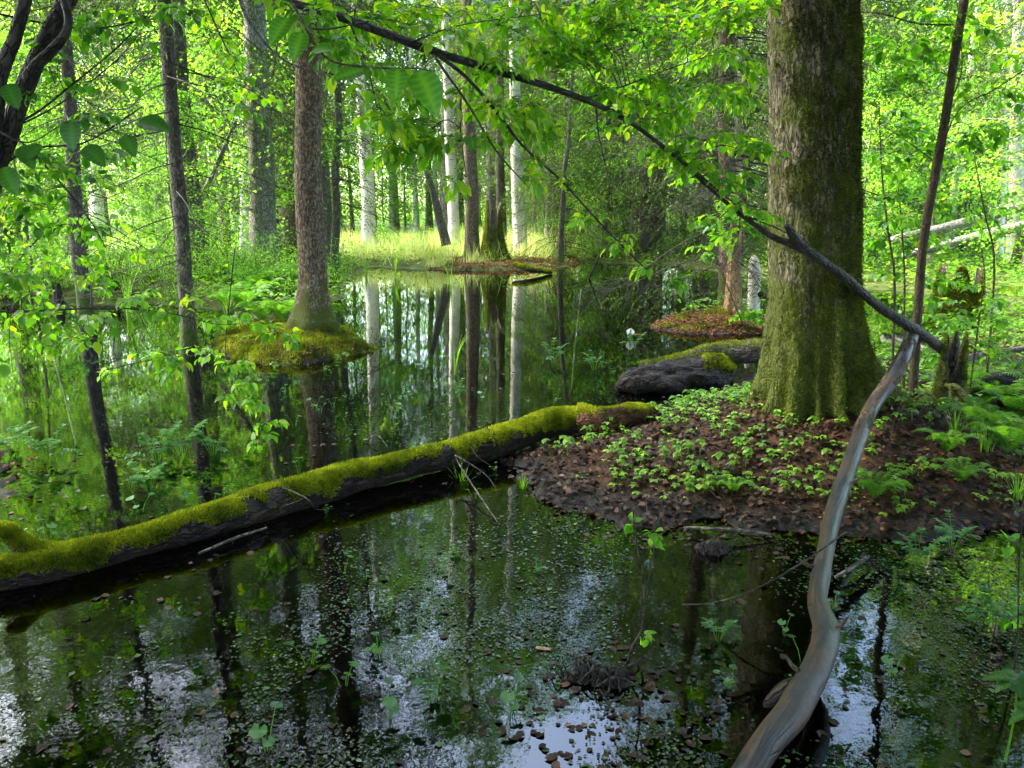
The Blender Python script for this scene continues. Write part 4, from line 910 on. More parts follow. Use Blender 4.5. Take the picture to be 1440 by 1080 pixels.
# stems and leaves at the upper left corner
for l in ([(-70, 330, 3.2, .05), (0, 215, 3.2, .042), (28, 140, 3.2, .034), (62, 60, 3.25, .032), (105, -20, 3.3, .030), (150, -120, 3.4, .024)], [(-60, 280, 3.1, .03), (2, 100, 3.1, .026), (22, 50, 3.1, .024), (40, -20, 3.1, .022), (60, -120, 3.1, .018)], [(30, 140, 3.2, .022), (45, 100, 3.2, .022), (95, 40, 3.2, .016), (80, -30, 3.2, .014)]):
    w = PP(l); m = MB(); tube(m, np.vstack([[*hb+[.05, .05, .9], l[0][3]*1.2], w]) if l[0][0] < -50 else w, None, 12, 70, bump=.12, bfreq=14); m.build('stem', M['bark_dark'], root)
lp_ = [PP(l) for l in ([(-60, 210, 3.2, .006), (40, 165, 3.3, .005), (100, 120, 3.4, .004), (170, 62, 3.5, .003), (225, 0, 3.6, .002)], [(-60, 300, 3.3, .006), (30, 215, 3.4, .005), (120, 200, 3.5, .004), (200, 150, 3.6, .003)],
                       [(20, 190, 3.3, .005), (70, 240, 3.3, .004), (120, 300, 3.4, .003), (150, 350, 3.4, .0015)], [(-50, 10, 3.3, .005), (120, 40, 3.5, .004), (230, 20, 3.6, .002)])]
for w in lp_: m = MB(); tube(m, w, None, 6, 40, bump=.1, bfreq=20); m.build('branch', M['bark_dark'], root)
foliage(root, [resample(w, 40)[:, :3] for w in lp_], [(60, 90, 3.3, 60), (120, 110, 3.4, 50), (40, 150, 3.3, 50), (150, 40, 3.5, 50), (200, 20, 3.6, 45), (90, 30, 3.4, 45), (120, 160, 3.5, 45), (60, 220, 3.3, 50), (100, 250, 3.4, 45), (20, 260, 3.3, 45), (60, 300, 3.4, 45), (110, 320, 3.4, 40), (20, 330, 3.3, 40), (130, 215, 3.5, 35), (150, 270, 3.5, 28, 2), (260, 10, 3.6, 35)],
        .047, ('leaf', 'bark_dark'), 3, .0028, (.0, .8), .030, name='foliage')

# twig close to the lens with large leaves
root = empty('near_twig', P(480, -60, 1.35), 'blurred large leaves hanging close to the lens at the top', 'twig')
tw = [PP([(380, -60, 1.4, .003), (420, 20, 1.35, .0022), (460, 82, 1.3, .002), (530, 95, 1.3, .0015), (580, 96, 1.3, .001), (612, 100, 1.3, .0008)])]
m = MB(); tube(m, tw[0], None, 6, 40); m.build('stem', M['bark_sapling'], root)
m = MB()
for a, b, s in (((512, 98), (462, 104), 1), ((560, 94), (555, 140), 1), ((588, 98), (622, 165), 1), ((405, 25), (372, 62), .8), ((425, 45), (408, 85), .9), ((440, 70), (470, 62), .5)):
    A, B = P(*a, 1.3), P(*b, 1.27); inst(m, LEAFB, A, nrm(B-A), nrm(np.array([.1, -.75, .6])), np.linalg.norm(B-A)*.85, rng.uniform(.1, .35), 1.0, VEIN)
m.build('leaves', M['leaf'], root, use_tc=False)
root = empty('near_twig', P(60, 420, 1.9), 'large dim leaves on a twig near the left edge', 'twig')
m = MB(); tube(m, PP([(-60, 140, 2.0, .003), (30, 200, 2.0, .002), (100, 172, 2.0, .0015), (180, 190, 2.0, .001), (215, 195, 2.0, .0008)]), None, 5, 30); m.build('stem', M['bark_sapling'], root)
m = MB()
for a, b in (((100, 168), (98, 208)), ((30, 205), (45, 232)), ((60, 205), (22, 222)), ((195, 170), (235, 175)), ((175, 190), (188, 215)), ((120, 205), (145, 228)), ((10, 118), (22, 148)), ((5, 235), (20, 270))):
    A, B = P(*a, 2.0), P(*b, 1.97); inst(m, LEAFB, A, nrm(B-A), nrm(np.array([.1, -.7, .7])), np.linalg.norm(B-A)*1.0, rng.uniform(.1, .4), 1.0, VEIN)
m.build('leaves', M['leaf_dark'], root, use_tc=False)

# low leafy branches in front of the left water
def low_branch(label, main, clusters, leaf=.055, mat='leaf', k=2, v=(.3, .95), tw=.0025, extra=()):
    b = P(*main[0][:3]); root = empty('leafy_branch', b*[1, 1, 0], label, 'branch', None)
    ws = [PP(main)]+[PP(e) for e in extra]; m = MB()
    for w in ws: tube(m, w, None, 6, 50, bump=.08, bfreq=30)
    m.build('stem', M['bark_dark'], root); foliage(root, [resample(w, 40)[:, :3] for w in ws], clusters, leaf, (mat, 'bark_dark'), k, tw, v)
    return root
low_branch('thin leafy branch reaching in from the left over the water', [(-60, 440, 3.6, .006), (60, 437, 3.7, .005), (160, 433, 3.8, .004), (245, 442, 3.9, .003), (305, 456, 4.0, .002), (345, 455, 4.0, .0012)],
           [(110, 440, 3.8, 45), (140, 470, 3.8, 35), (60, 425, 3.7, 35), (250, 450, 3.9, 35), (240, 500, 3.9, 28), (320, 455, 4.0, 28), (200, 430, 3.9, 30), (20, 410, 3.6, 40), (30, 380, 3.6, 40), (255, 515, 3.9, 20), (385, 468, 4.1, 22), (410, 470, 4.1, 18), (130, 390, 3.9, 30), (15, 365, 3.6, 35), (60, 495, 3.7, 14, 1), (10, 545, 3.5, 14, 1)], .055,
           extra=[[(195, 440, 3.85, .002), (215, 480, 3.85, .0015), (245, 515, 3.9, .001)], [(340, 455, 4.0, .0012), (385, 462, 4.1, .001), (420, 470, 4.1, .0008)], [(105, 440, 3.8, .0018), (120, 480, 3.8, .001)]])
low_branch('drooping leafy spray above the mossy log left of centre', [(330, 350, 4.6, .004), (322, 430, 4.4, .003), (318, 500, 4.3, .002), (340, 550, 4.3, .0015), (365, 610, 4.2, .001)],
           [(325, 505, 4.3, 26), (345, 535, 4.3, 26), (370, 565, 4.2, 26), (380, 595, 4.2, 20), (365, 615, 4.2, 18), (318, 440, 4.4, 24), (335, 570, 4.3, 20)], .055)
low_branch('small leaf clusters on a slanting twig before the lichen trunk', [(270, -40, 4.5, .006), (310, 50, 4.6, .004), (340, 110, 4.7, .003), (370, 140, 4.7, .0015)],
           [(310, 50, 4.6, 30), (320, 80, 4.6, 28), (335, 120, 4.7, 28), (370, 130, 4.7, 24), (340, 150, 4.7, 24), (300, 20, 4.6, 28)], .055)
low_branch('long thin bare branch sweeping from the left edge to the top', [(-40, 200, 4.2, .005), (60, 160, 4.4, .005), (140, 105, 4.6, .004), (190, 55, 4.8, .003), (235, -20, 5.0, .003)], [(100, 175, 4.4, 20, 1), (70, 330, 4.2, 24, 1), (45, 120, 4.3, 20, 1)], .05)
low_branch('leafy shoots bending over the left undergrowth', [(-50, 470, 5.2, .006), (40, 350, 5.2, .005), (110, 300, 5.3, .004), (190, 340, 5.4, .003), (240, 375, 5.5, .002)],
           [(30, 340, 5.2, 32), (80, 310, 5.2, 34), (120, 330, 5.3, 32), (60, 370, 5.2, 34), (150, 345, 5.4, 26), (40, 290, 5.2, 30), (110, 370, 5.3, 28), (170, 300, 5.4, 24), (10, 310, 5.1, 30), (190, 360, 5.4, 20)], .055)

low_branch('leafy branch low over the water right of the slim pond trunk', [(150, 520, 6.2, .006), (220, 505, 6.2, .004), (300, 500, 6.2, .003), (350, 512, 6.2, .0015)],
           [(200, 500, 6.2, 22), (250, 505, 6.2, 24), (300, 495, 6.2, 22), (345, 505, 6.2, 18), (170, 525, 6.2, 20), (230, 530, 6.2, 16)], .055)
low_branch('leafy twigs hanging over the left shore at the frame edge', [(-60, 330, 6.0, .008), (20, 400, 6.0, .005), (80, 430, 6.0, .004), (140, 470, 6.0, .002)],
           [(20, 400, 6.0, 34), (60, 430, 6.0, 34), (10, 450, 6.0, 34), (100, 400, 6.0, 30), (50, 380, 6.0, 32), (90, 460, 6.0, 28), (130, 440, 6.0, 26), (0, 480, 6.0, 28), (40, 490, 6.0, 24), (150, 400, 6.0, 26), (180, 420, 6.0, 24), (210, 400, 6.0, 22)], .055)
# leaning bare stem from behind the pole to the upper left
ls = PP([(1336, 500, 6.0, .05), (1318, 486, 5.6, .047), (1306, 476, 5.3, .045), (1290, 466, 5.15, .042), (1235, 430, 4.95, .040), (1185, 388, 4.72, .036), (1148, 362, 4.55, .034), (1118, 345, 4.5, .030), (1085, 332, 4.5, .023), (1040, 300, 4.5, .017), (995, 262, 4.5, .013), (962, 232, 4.5, .009), (930, 205, 4.5, .005)])
ls[:, 3] *= .78; b = ls[0, :3].copy(); b[2] = H(b[0], b[1])
root = empty('leaning_sapling', b, 'dark leaning stem with a knobby fork crossing the mossy trunk', 'branch')
m = MB(); tube(m, ls, None, 16, 120, bump=.16, bfreq=14); m.build('stem', M['bark_dark'], root)
m = MB(); tube(m, PP([(1135, 352, 4.52, .028), (1120, 338, 4.47, .026), (1112, 326, 4.44, .024), (1106, 317, 4.42, .016)]), None, 12, 24, bump=.2, bfreq=16); m.build('limb_stub', M['bark_dark'], root)
m = MB()
for l in ([(1040, 300, 4.5, .006), (1090, 320, 4.45, .004), (1120, 335, 4.4, .002)], [(962, 232, 4.5, .006), (1010, 275, 4.6, .003), (1060, 310, 4.6, .002)]): m = MB(); tube(m, PP(l), None, 6, 20); m.build('branch', M['bark_dark'], root)
foliage(root, [ls[4:, :3]], [(1000, 310, 4.5, 30, 2), (1040, 330, 4.5, 28, 2), (1070, 300, 4.5, 22, 2), (1020, 285, 4.5, 24, 2)], .055, k=2, v=(.4, 1))

# saplings right of the big tree
def sapling(name, label, l, r, clusters, extra=(), bark='bark_sapling', leaf=.06, k=2, v=(.12, .85), wid=1.05, mat='leaf'):
    w = np.array([[*P(a, b, Y), 0] for a, b, Y in l]); w[:, 3] = np.linspace(r[0], r[1], len(w)); zb = H(w[0, 0], w[0, 1]); w[0, 2] = min(w[0, 2], zb-.03)
    root = empty(name, [w[0, 0], w[0, 1], zb], label, 'sapling'); m = MB(); tube(m, w, None, 12, 90, bump=.1, bfreq=20); m.build('stem', M[bark], root)
    ps = [resample(w, 60)[:, :3]]
    if extra:
        for e in extra: m = MB(); q = PP(e); tube(m, q, None, 6, 36, bump=.1, bfreq=25); ps.append(resample(q, 40)[:, :3]); m.build('branch', M[bark], root)
    if clusters: foliage(root, ps, clusters, leaf, (mat, bark), k+1, .0028, v, .032, droop=.2, wid=wid)
    return root
sapling('brown_sapling', 'upright bare brown stem rising behind the pole head to the top', [(1292, 486, 5.35), (1292, 420, 5.3), (1300, 330, 5.25), (1318, 230, 5.2), (1332, 150, 5.15), (1344, 70, 5.1), (1360, -30, 5.1), (1375, -200, 5.1)], (.030, .024),
        [(1240, 130, 5.2, 40), (1290, 110, 5.2, 35), (1330, 75, 5.2, 35), (1285, 60, 5.2, 35), (1300, 25, 5.2, 35), (1250, 65, 5.3, 30), (1370, 110, 5.2, 35), (1400, 80, 5.3, 30), (1350, 30, 5.2, 30), (1420, 130, 5.2, 30), (1390, 180, 5.2, 35), (1350, 200, 5.2, 30)],
        [[(1340, 35, 5.1, .006), (1290, 33, 5.15, .005), (1240, 20, 5.2, .004), (1180, 18, 5.2, .003), (1080, 35, 5.0, .002)], [(1334, 150, 5.15, .005), (1352, 100, 5.15, .004), (1350, 40, 5.15, .003), (1345, 0, 5.15, .002)], [(1312, 250, 5.2, .005), (1345, 160, 5.0, .004), (1400, 125, 4.9, .004), (1460, 85, 4.8, .004)],
         [(1318, 230, 5.2, .004), (1270, 195, 5.3, .003), (1230, 170, 5.4, .002)]])
sapling('thin_sapling', 'thin leafy sapling close right of the big mossy tree', [(1262, 478, 5.8), (1258, 400, 5.8), (1248, 320, 5.8), (1240, 240, 5.8), (1236, 150, 5.8)], (.010, .004),
        [(1250, 165, 5.8, 34), (1285, 165, 5.8, 34), (1265, 190, 5.8, 34), (1240, 225, 5.8, 26), (1250, 275, 5.8, 26), (1270, 240, 5.8, 28), (1300, 215, 5.8, 28), (1265, 310, 5.8, 26), (1240, 340, 5.8, 22), (1300, 270, 5.8, 24), (1255, 385, 5.8, 22), (1290, 330, 5.8, 22)])
sapling('thin_sapling', 'second thin sapling with round leaves left of the upright brown stem', [(1278, 480, 6.2), (1272, 400, 6.2), (1268, 320, 6.2), (1262, 250, 6.2)], (.009, .004),
        [(1275, 300, 6.2, 28), (1310, 300, 6.2, 26), (1330, 285, 6.2, 26), (1290, 350, 6.2, 26), (1330, 340, 6.2, 24), (1240, 300, 6.2, 22), (1225, 345, 6.2, 18), (1290, 400, 6.2, 26), (1320, 400, 6.2, 26)])
sapling('thin_sapling', 'low leafy sapling near the right edge under the white trunks', [(1400, 450, 7.2), (1398, 380, 7.2), (1385, 300, 7.2), (1368, 210, 7.2)], (.012, .004),
        [(1370, 285, 7.2, 30), (1400, 290, 7.2, 30), (1340, 290, 7.2, 26), (1420, 180, 7.2, 28), (1440, 175, 7.2, 28), (1405, 230, 7.2, 24), (1350, 410, 7.2, 26), (1400, 400, 7.2, 26), (1430, 330, 7.2, 22)])
sapling('thin_sapling', 'leafy shoots in the gap right of the jagged stump', [(1370, 500, 6.6), (1378, 440, 6.6), (1385, 390, 6.6), (1380, 350, 6.6)], (.008, .003),
        [(1350, 480, 6.6, 28), (1390, 480, 6.6, 28), (1370, 450, 6.6, 28), (1410, 450, 6.6, 26), (1330, 430, 6.6, 28), (1340, 495, 6.6, 24), (1420, 500, 6.6, 24), (1300, 450, 6.6, 24), (1310, 500, 6.6, 20), (1400, 420, 6.6, 26)])
sapling('leafy_sapling', 'leafy shoots on the right islet beside the split stump', [(1050, 470, 10.6), (1030, 420, 10.6), (1010, 370, 10.6), (1000, 330, 10.6)], (.01, .004),
        [(1010, 320, 10.6, 26), (1040, 310, 10.6, 24), (1060, 320, 10.6, 20), (1000, 350, 10.6, 22), (1060, 300, 10.6, 22), (1020, 300, 10.6, 22), (1050, 440, 10.6, 18), (1040, 445, 10.6, 18), (1065, 455, 10.6, 18)], leaf=.08)
sapling('leafy_sapling', 'small leafy plant between the mid pond and the right islet', [(930, 330, 6.9), (935, 370, 6.9), (938, 395, 6.9)][::-1], (.006, .003), [(935, 385, 6.9, 20), (920, 350, 6.9, 16)]) if False else None
sapling('bare_twig', 'dark thin forked twig with few leaves rising from the near water', [(880, 950, 2.55), (887, 915, 2.55), (903, 880, 2.55), (905, 820, 2.55), (895, 765, 2.55), (890, 715, 2.55)], (.006, .0025),
        [(890, 740, 2.55, 12, 1), (915, 745, 2.55, 12, 1), (905, 900, 2.55, 8, 1)], [[(904, 860, 2.55, .003), (915, 800, 2.55, .003), (925, 740, 2.55, .002), (935, 700, 2.55, .001)], [(900, 800, 2.55, .002), (890, 770, 2.5, .001)]], 'bark_dark', .035)
sapling('bare_twig', 'thin bare upright twigs at the lower right edge', [(1428, 960, 2.5), (1430, 900, 2.5), (1432, 820, 2.5), (1436, 740, 2.5), (1440, 690, 2.5)], (.004, .0015), [(1436, 765, 2.5, 10, 1), (1430, 880, 2.5, 14, 1)], [[(1390, 830, 3.0, .002), (1392, 790, 3.0, .0015), (1395, 735, 3.0, .001)]], 'bark_dark', .04)
# ------------------------------------------------------------------ ground plants
def fern_build(r, n=11, L=.55, leafs=26):
    st, fr = MB(), MB()
    for q in range(n):
        a = q*2*math.pi/n+rng.uniform(-.25, .25); h = np.array([math.cos(a), math.sin(a), 0]); l = L*rng.uniform(.7, 1.1)
        p = resample([[0, 0, 0], h*l*.22+[0, 0, l*.42], h*l*.6+[0, 0, l*.66], h*l*.95+[0, 0, l*.52]], leafs)
        tube(st, p, np.linspace(.004, .001, leafs), 3, cap=False)
        t = nrm(np.gradient(p, axis=0)); s = np.cross(t, nrm(np.cross(np.array([-h[1], h[0], 0]), t))); s = np.tile(np.array([-h[1], h[0], 0]), (leafs, 1))
        u = np.linspace(0, 1, leafs); ln = l*.26*np.sin(math.pi*(u*.86+.12))**.8
        for sg in (-1, 1):
            d = nrm(s*sg+t*.35+[0, 0, -.12]+rng.normal(0, .05, (leafs, 3)))
            inst(fr, LEAF4, p[3:], d[3:], nrm(UP+h*-.3), ln[3:], np.clip(rng.uniform(.3, .9)+rng.normal(0, .08, leafs-3), 0, 1), .36)
    st.build('stems', M['herb'], r, use_tc=False); fr.build('fronds', M['fern'], r, use_tc=False)
FERN = Kind(lambda r: fern_build(r), 'fern', 'fern')
def grass_build(r, n=26, h=.3, w=.010, spread=.05, mat='herb'):
    m = MB()
    for q in range(n):
        a = rng.uniform(0, 6.28); d = np.array([math.cos(a), math.sin(a), 0]); hh = h*rng.uniform(.5, 1.1); b = d*rng.uniform(0, spread); be = rng.uniform(.15, .7)
        k = 7; t = np.linspace(0, 1, k); p = b+d*(be*hh*t**2)[:, None]+UP*(hh*(t-.25*be*t**3))[:, None]; s = np.array([-d[1], d[0], 0])*w*.5
        ww = (1-t**2)[:, None]*s+1e-5
        V = np.stack([p-ww, p+ww], 1).reshape(-1, 3); m.add(V, None, [(2*i, 2*i+1, 2*i+3, 2*i+2) for i in range(k-1)], rng.uniform(.3, 1))
    m.build('blades', M[mat], r, use_tc=False)
GRASS = Kind(lambda r: grass_build(r), 'grass_tuft', 'grass')
REED = Kind(lambda r: grass_build(r, 7, .9, .022, .04), 'reed_clump', 'reed')
def herb_build(r, n=7, h=.12, leaf=.045):
    """small seedling: stems each with a whorl of leaflets"""
    st, lf = MB(), MB()
    for q in range(n):
        b = np.array([rng.normal(0, .05), rng.normal(0, .05), -.01]); e = b+[rng.normal(0, .02), rng.normal(0, .02), h*rng.uniform(.5, 1.2)]
        tube(st, [b, (b+e)/2+rng.normal(0, .004, 3), e], [.0018, .0014, .001], 3, cap=False)
        k = rng.integers(3, 6); a = np.arange(k)*2*math.pi/k+rng.uniform(0, 6)
        d = nrm(np.stack([np.cos(a), np.sin(a), rng.uniform(-.35, .1, k)], -1))
        inst(lf, LEAF8, np.repeat(e[None], k, 0), d, UP+rng.normal(0, .12, (k, 3)), leaf*rng.uniform(.7, 1.2, k), np.clip(rng.uniform(.2, .9)+rng.normal(0, .08, k), 0, 1), 1.1)
    st.build('stems', M['herb'], r, use_tc=False); lf.build('leaves', M['herb'], r, use_tc=False)
HERB = [Kind(lambda r: herb_build(r), 'woodland_herb', 'plant'), Kind(lambda r: herb_build(r, 5, .18, .06), 'woodland_herb', 'plant')]
def pond_build(r, n=5, h=.1, leaf=.05):
    st, lf = MB(), MB()
    for q in range(n):
        a = rng.uniform(0, 6.28); e = np.array([math.cos(a), math.sin(a), 0])*rng.uniform(.01, .09)+[0, 0, h*rng.uniform(.3, 1.3)]
        tube(st, [[0, 0, -.08], e*.5, e], [.0028, .0024, .0018], 4, cap=False)
        inst(lf, ROUND, e, nrm([math.cos(a), math.sin(a), rng.uniform(-.5, .1)]), nrm(UP+rng.normal(0, .2, 3)), leaf*rng.uniform(.7, 1.3), rng.uniform(.2, .9), 1.0)
    st.build('stems', M['herb'], r, use_tc=False); lf.build('leaves', M['pond_leaf'], r, use_tc=False)
POND = [Kind(lambda r: pond_build(r), 'marsh_marigold', 'water plant'), Kind(lambda r: pond_build(r, 3, .15, .06), 'marsh_marigold', 'water plant')]
def compound_build(r, n=9, h=.16):
    """bushy water plant of feathered leaves"""
    st, lf = MB(), MB()
    for q in range(n):
        a = rng.uniform(0, 6.28); e = np.array([math.cos(a), math.sin(a), 0])*rng.uniform(.04, .22)+[0, 0, h*rng.uniform(.3, 1.2)]
        p = resample([[0, 0, -.05], e*.55+[0, 0, .03], e], 8); tube(st, p, .0016, 3, cap=False)
        t = nrm(e-p[3]); s = nrm(np.cross(t, UP)); u = np.repeat(np.array([3, 4, 5, 6, 7]), 2); sg = np.tile([1., -1.], 5)[:, None]; sg[-2:] *= .3
        inst(lf, LEAF8, p[u], nrm(t*.6+s*sg+[0, 0, -.15]), UP, .035*rng.uniform(.8, 1.2, 10), rng.uniform(.2, .9), .9)
    st.build('stems', M['herb'], r, use_tc=False); lf.build('leaves', M['pond_leaf'], r, use_tc=False)
CRESS = Kind(lambda r: compound_build(r), 'water_cress', 'water plant')

def putpx(kind, l, group, sc=(.85, 1.15), z=None, dz=0):
    for px, py, s, lab in l:
        if z is None:
            Y = None; q = G(px, py, .1)
            for _ in range(6): q = G(px, py, H(q[0], q[1]))
            q[2] = H(q[0], q[1])
        else: q = G(px, py, z)
        kk = kind[rng.integers(len(kind))] if isinstance(kind, list) else kind
        kk.put(q+[0, 0, dz], rng.uniform(0, 6.28), s*rng.uniform(*sc), lab, group)
putpx(FERN, [(330, 400, 1.15, 'fern left of the grey lichen trunk foot'), (352, 415, 1.2, 'bright fern below the grey lichen trunk'), (385, 405, 1.3, 'bright fern between lichen trunk and reddish islet trunk'), (318, 425, 1.1, 'fern at the pond edge right of the slim trunk'), (345, 440, 1.0, 'fern nearest the water before the grey lichen trunk'), (395, 435, 1.0, 'fern at the left foot of the reddish islet trunk'), (410, 400, 1.2, 'fern behind the reddish islet trunk'), (300, 395, 1.0, 'pale fern just right of the slim pond trunk'), (365, 425, 1.1, 'middle fern of the patch below the lichen trunk')], 'ferns on the left tongue of land')
putpx(FERN, [(1375, 560, .75, 'fern right of the jagged stump'), (1405, 575, .75, 'fern between jagged stump and right edge'), (1430, 590, .7, 'fern at the right edge beside the bank'), (1375, 610, .55, 'low fern in front of the jagged stump'), (1415, 640, .55, 'fern on the bank at the right edge'), (1330, 650, .4, 'small fern on the bank below the jagged stump'), (1230, 700, .35, 'small yellow fern right beside the bare pole'), (1030, 690, .3, 'small fern on the bank centre among dead leaves'), (1350, 690, .35, 'small fern at the bank edge right of the pole'), (1330, 470, .6, 'fern behind the jagged stump spike')], 'ferns on the near bank')
putpx(GRASS, [(650, 590, .9, 'grass tuft in the water behind the mossy log'), (650, 690, .8, 'grass tuft in front of the mossy log'), (625, 710, .5, 'thin grass blades near the log in the near water'), (1340, 625, .8, 'grass tuft on the bank below the jagged stump'), (1385, 640, .8, 'grass tuft right on the bank edge'), (440, 790, .45, 'small grass tuft in the dark water below the log'), (1240, 790, .4, 'grass blades in the water right of the pole'), (1430, 700, .6, 'grass tuft at the right edge of the bank'), (320, 430, 1.3, 'grass clump by the ferns on the left tongue'), (345, 505, .6, 'grass sprigs on the islet rim'), (735, 690, .4, 'grass sprig at the left tip of the bank')], 'grass tufts in and by the water')
putpx(REED, [(634, 412, 1.0, 'broad green reed blades in the far water before the clearing'), (640, 530, .55, 'thin upright reed in mid pond'), (182, 440, 1.3, 'tall dim reeds left of the slim pond trunk'), (556, 392, .9, 'reed at the far shore left of the clearing'), (600, 385, .8, 'reed blades standing before the sunlit clearing'), (515, 388, .8, 'reed clump close right of the islet trunk, far shore')], 'reeds of the pond', z=-.02)
taken_h = []
def ordinal_put(kinds, pts, desc, group, rows, sc=(.7, 1.2), z=None):
    """label each by its place among its neighbours along the row of the landmark it belongs to"""
    buckets = {}
    for x, y in pts:
        px, py = proj((x, y, H(x, y) if z is None else z)); nm = min(rows, key=lambda r: (r[0]-px)**2+2*(r[1]-py)**2)[2]
        buckets.setdefault(nm, []).append((px, x, y))
    for nm, l in buckets.items():
        l.sort()
        for q, (px, x, y) in enumerate(l):
            lab = '%s, %s from left of those %s' % (desc, ordw(q), nm)
            kinds[rng.integers(len(kinds))].put((x, y, H(x, y) if z is None else z), rng.uniform(0, 6.28), rng.uniform(*sc), lab, group)
def inpoly_px(x, y, x0, x1, y0, y1):
    a, b = proj((x, y, H(x, y))); return x0 < a < x1 and y0 < b < y1
rows = [(800, 640, 'at the left tip of the bank'), (920, 620, 'below the dark wet log'), (900, 700, 'along the left waterline of the bank'), (1050, 600, 'at the left foot of the big tree'), (1030, 680, 'in the middle of the bank'), (1150, 660, 'just left of the bare pole'), (1130, 720, 'at the waterline left of the pole'), (1260, 650, 'just right of the bare pole'), (1300, 700, 'at the waterline right of the pole'), (1390, 640, 'near the right edge of the bank'), (1230, 560, 'at the right foot of the big tree')]
pts = scatter(200, -.2, 4.4, 3.4, 6.2, .085, lambda x, y: H(x, y) > .07 and inpoly_px(x, y, 700, 1460, 480, 760) and np.hypot(x-TREE[0], y-TREE[1]) > .42 and fbm(np.array([[x*2, y*2, 1.]]), 2)[0] > -.32, [], 21)
ordinal_put(HERB, pts, 'small green herb', 'herbs on the near bank', rows, (.35, .75))
putpx(HERB, [(345, 480, .9, 'herb at the left rim of the mossy islet'), (385, 500, .8, 'herb at the front rim of the mossy islet'), (360, 465, 1.1, 'herb behind the islet at its left'), (480, 490, .8, 'herb on the right half of the mossy islet'), (500, 480, .7, 'herb at the right tip of the mossy islet'), (415, 485, .7, 'herb before the reddish trunk foot')], 'herbs on the left islet')
putpx(FERN, [(318, 470, .6, 'small fern at the left tip of the mossy islet'), (370, 455, .8, 'small fern left of the reddish trunk foot'), (400, 448, .8, 'small fern close behind the reddish trunk foot')], 'ferns on the left islet')
rows = [(300, 660, 'behind the mossy log at left'), (500, 780, 'below the log middle'), (560, 900, 'in the dark near water'), (420, 860, 'left of the sky reflection'), (380, 1000, 'at the bottom left'), (700, 860, 'in the middle of the near water'), (950, 860, 'by the forked twig'), (1300, 840, 'right of the bare pole'), (1350, 960, 'at the bottom right'), (760, 470, 'in mid pond'), (450, 560, 'left of mid pond')]
pts = scatter(70, -2.6, 2.4, 1.9, 9, .13, lambda x, y: H(x, y) < -.03 and inpoly_px(x, y, 20, 1420, 520, 1070), [], 22)
ordinal_put(POND, pts, 'round-leaved water plant', 'round-leaved water plants', rows, (.35, .75), 0.0)
putpx(POND[1], [(70, 760, .8, 'round leaf beside the hooked log end'), (437, 935, .7, 'three-lobed upright leaf in the dark near water'), (548, 1010, .75, 'pale round leaf on a tall stem in the near water'), (612, 985, .9, 'largest round leaf on a yellow stem, near water'), (485, 965, .6, 'round leaf left of the pale stemmed pair'), (375, 1055, .7, 'pale leaf with a bent yellow stem at the bottom')], 'round-leaved water plants', z=0.0)
putpx(CRESS, [(220, 650, 1.2, 'leafy water plant cluster below the slim pond trunk reflection'), (255, 640, 1.2, 'second leafy water cluster from the left, behind the log'), (300, 640, 1.0, 'third leafy water cluster behind the log'), (210, 690, .9, 'low leafy water plant close behind the mossy log'), (890, 490, 1.2, 'leafy shoot in mid pond left of the dark log'), (778, 510, 1.3, 'leafy shoot in mid pond left of the upright stick'), (835, 520, 1.2, 'leafy shoot right of the upright stick'), (640, 560, 1.0, 'leafy shoot beside the grass tuft behind the log'), (1290, 790, .8, 'leafy shoots in the shallows right of the pole'), (1340, 770, .9, 'leafy shoots near the right bank edge'), (1400, 880, .9, 'leafy shoot in the lower right water'), (1010, 900, .6, 'small leafy shoot behind the near root clump'), (20, 640, 1.3, 'leafy plant on the left mud patch'), (70, 650, 1.1, 'second leafy plant by the left mud patch'), (110, 500, 1.6, 'pale leafy plant in the left water by the slanting stick'), (760, 620, .8, 'leafy sprig rising beside the thick end of the log')], 'leafy water plants', z=0.0)
# bog flowers
def bog_flower(px, py, s, lab, h):
    b = G(px, py, 0); r = empty('bog_arum', b, lab, 'flower'); m = MB(); tube(m, [b-[0, 0, .05], b+[0, 0, h]], [.006, .004], 5); m.build('stem', M['herb'], r)
    m = MB(); inst(m, ROUND, b+[0, 0, h], nrm([.1, -.55, .8]), nrm([0, -.8, .5]), s, .9, .85); m.build('spathe', M['petal'], r, use_tc=False)
    m = MB(); tube(m, [b+[0, -.01, h], b+[0, -.03, h+s*.5]], [s*.07, s*.05], 6, 6); m.build('spadix', M['straw'], r, use_tc=False)
M['petal'] = leaf_mat('white_petal', [(0, (.6, .62, .55)), (1, (.8, .82, .76))], (1.2, 1.2, 1.2), .3)
bog_flower(72, 420, .17, 'white bog flower on the left shore by the small stump', .12)
bog_flower(107, 420, .17, 'flatter white bog flower right of its neighbour on the shore', .06)
bog_flower(886, 476, .12, 'lone white bog flower in mid pond left of the islet', .08)
# tall dark maple-like leaves at the lower right corner
for px, py, s, lab in ((1412, 1012, .16, 'dark drooping lobed leaf plant in the lower right corner'), (1440, 1060, .17, 'lobed dark leaf plant cut by the lower right corner')):
    b = G(px, py+60, 0); r = empty('lobed_plant', b, lab, 'plant'); e = b+[0, 0, .28]; m = MB(); tube(m, [b-[0, 0, .05], b+[.01, 0, .15], e], [.004, .003, .002], 5, 10); m.build('stem', M['herb'], r, use_tc=False); m = MB()
    for q in range(6):
        a = q*1.05+rng.uniform(-.2, .2); inst(m, LEAFB, e, nrm([math.cos(a), math.sin(a), rng.uniform(-.5, 0)]), nrm(UP+rng.normal(0, .25, 3)), s*rng.uniform(.4, .7), .05, 1.1, VEIN)
    m.build('leaves', M['leaf_dark'], r, use_tc=False)

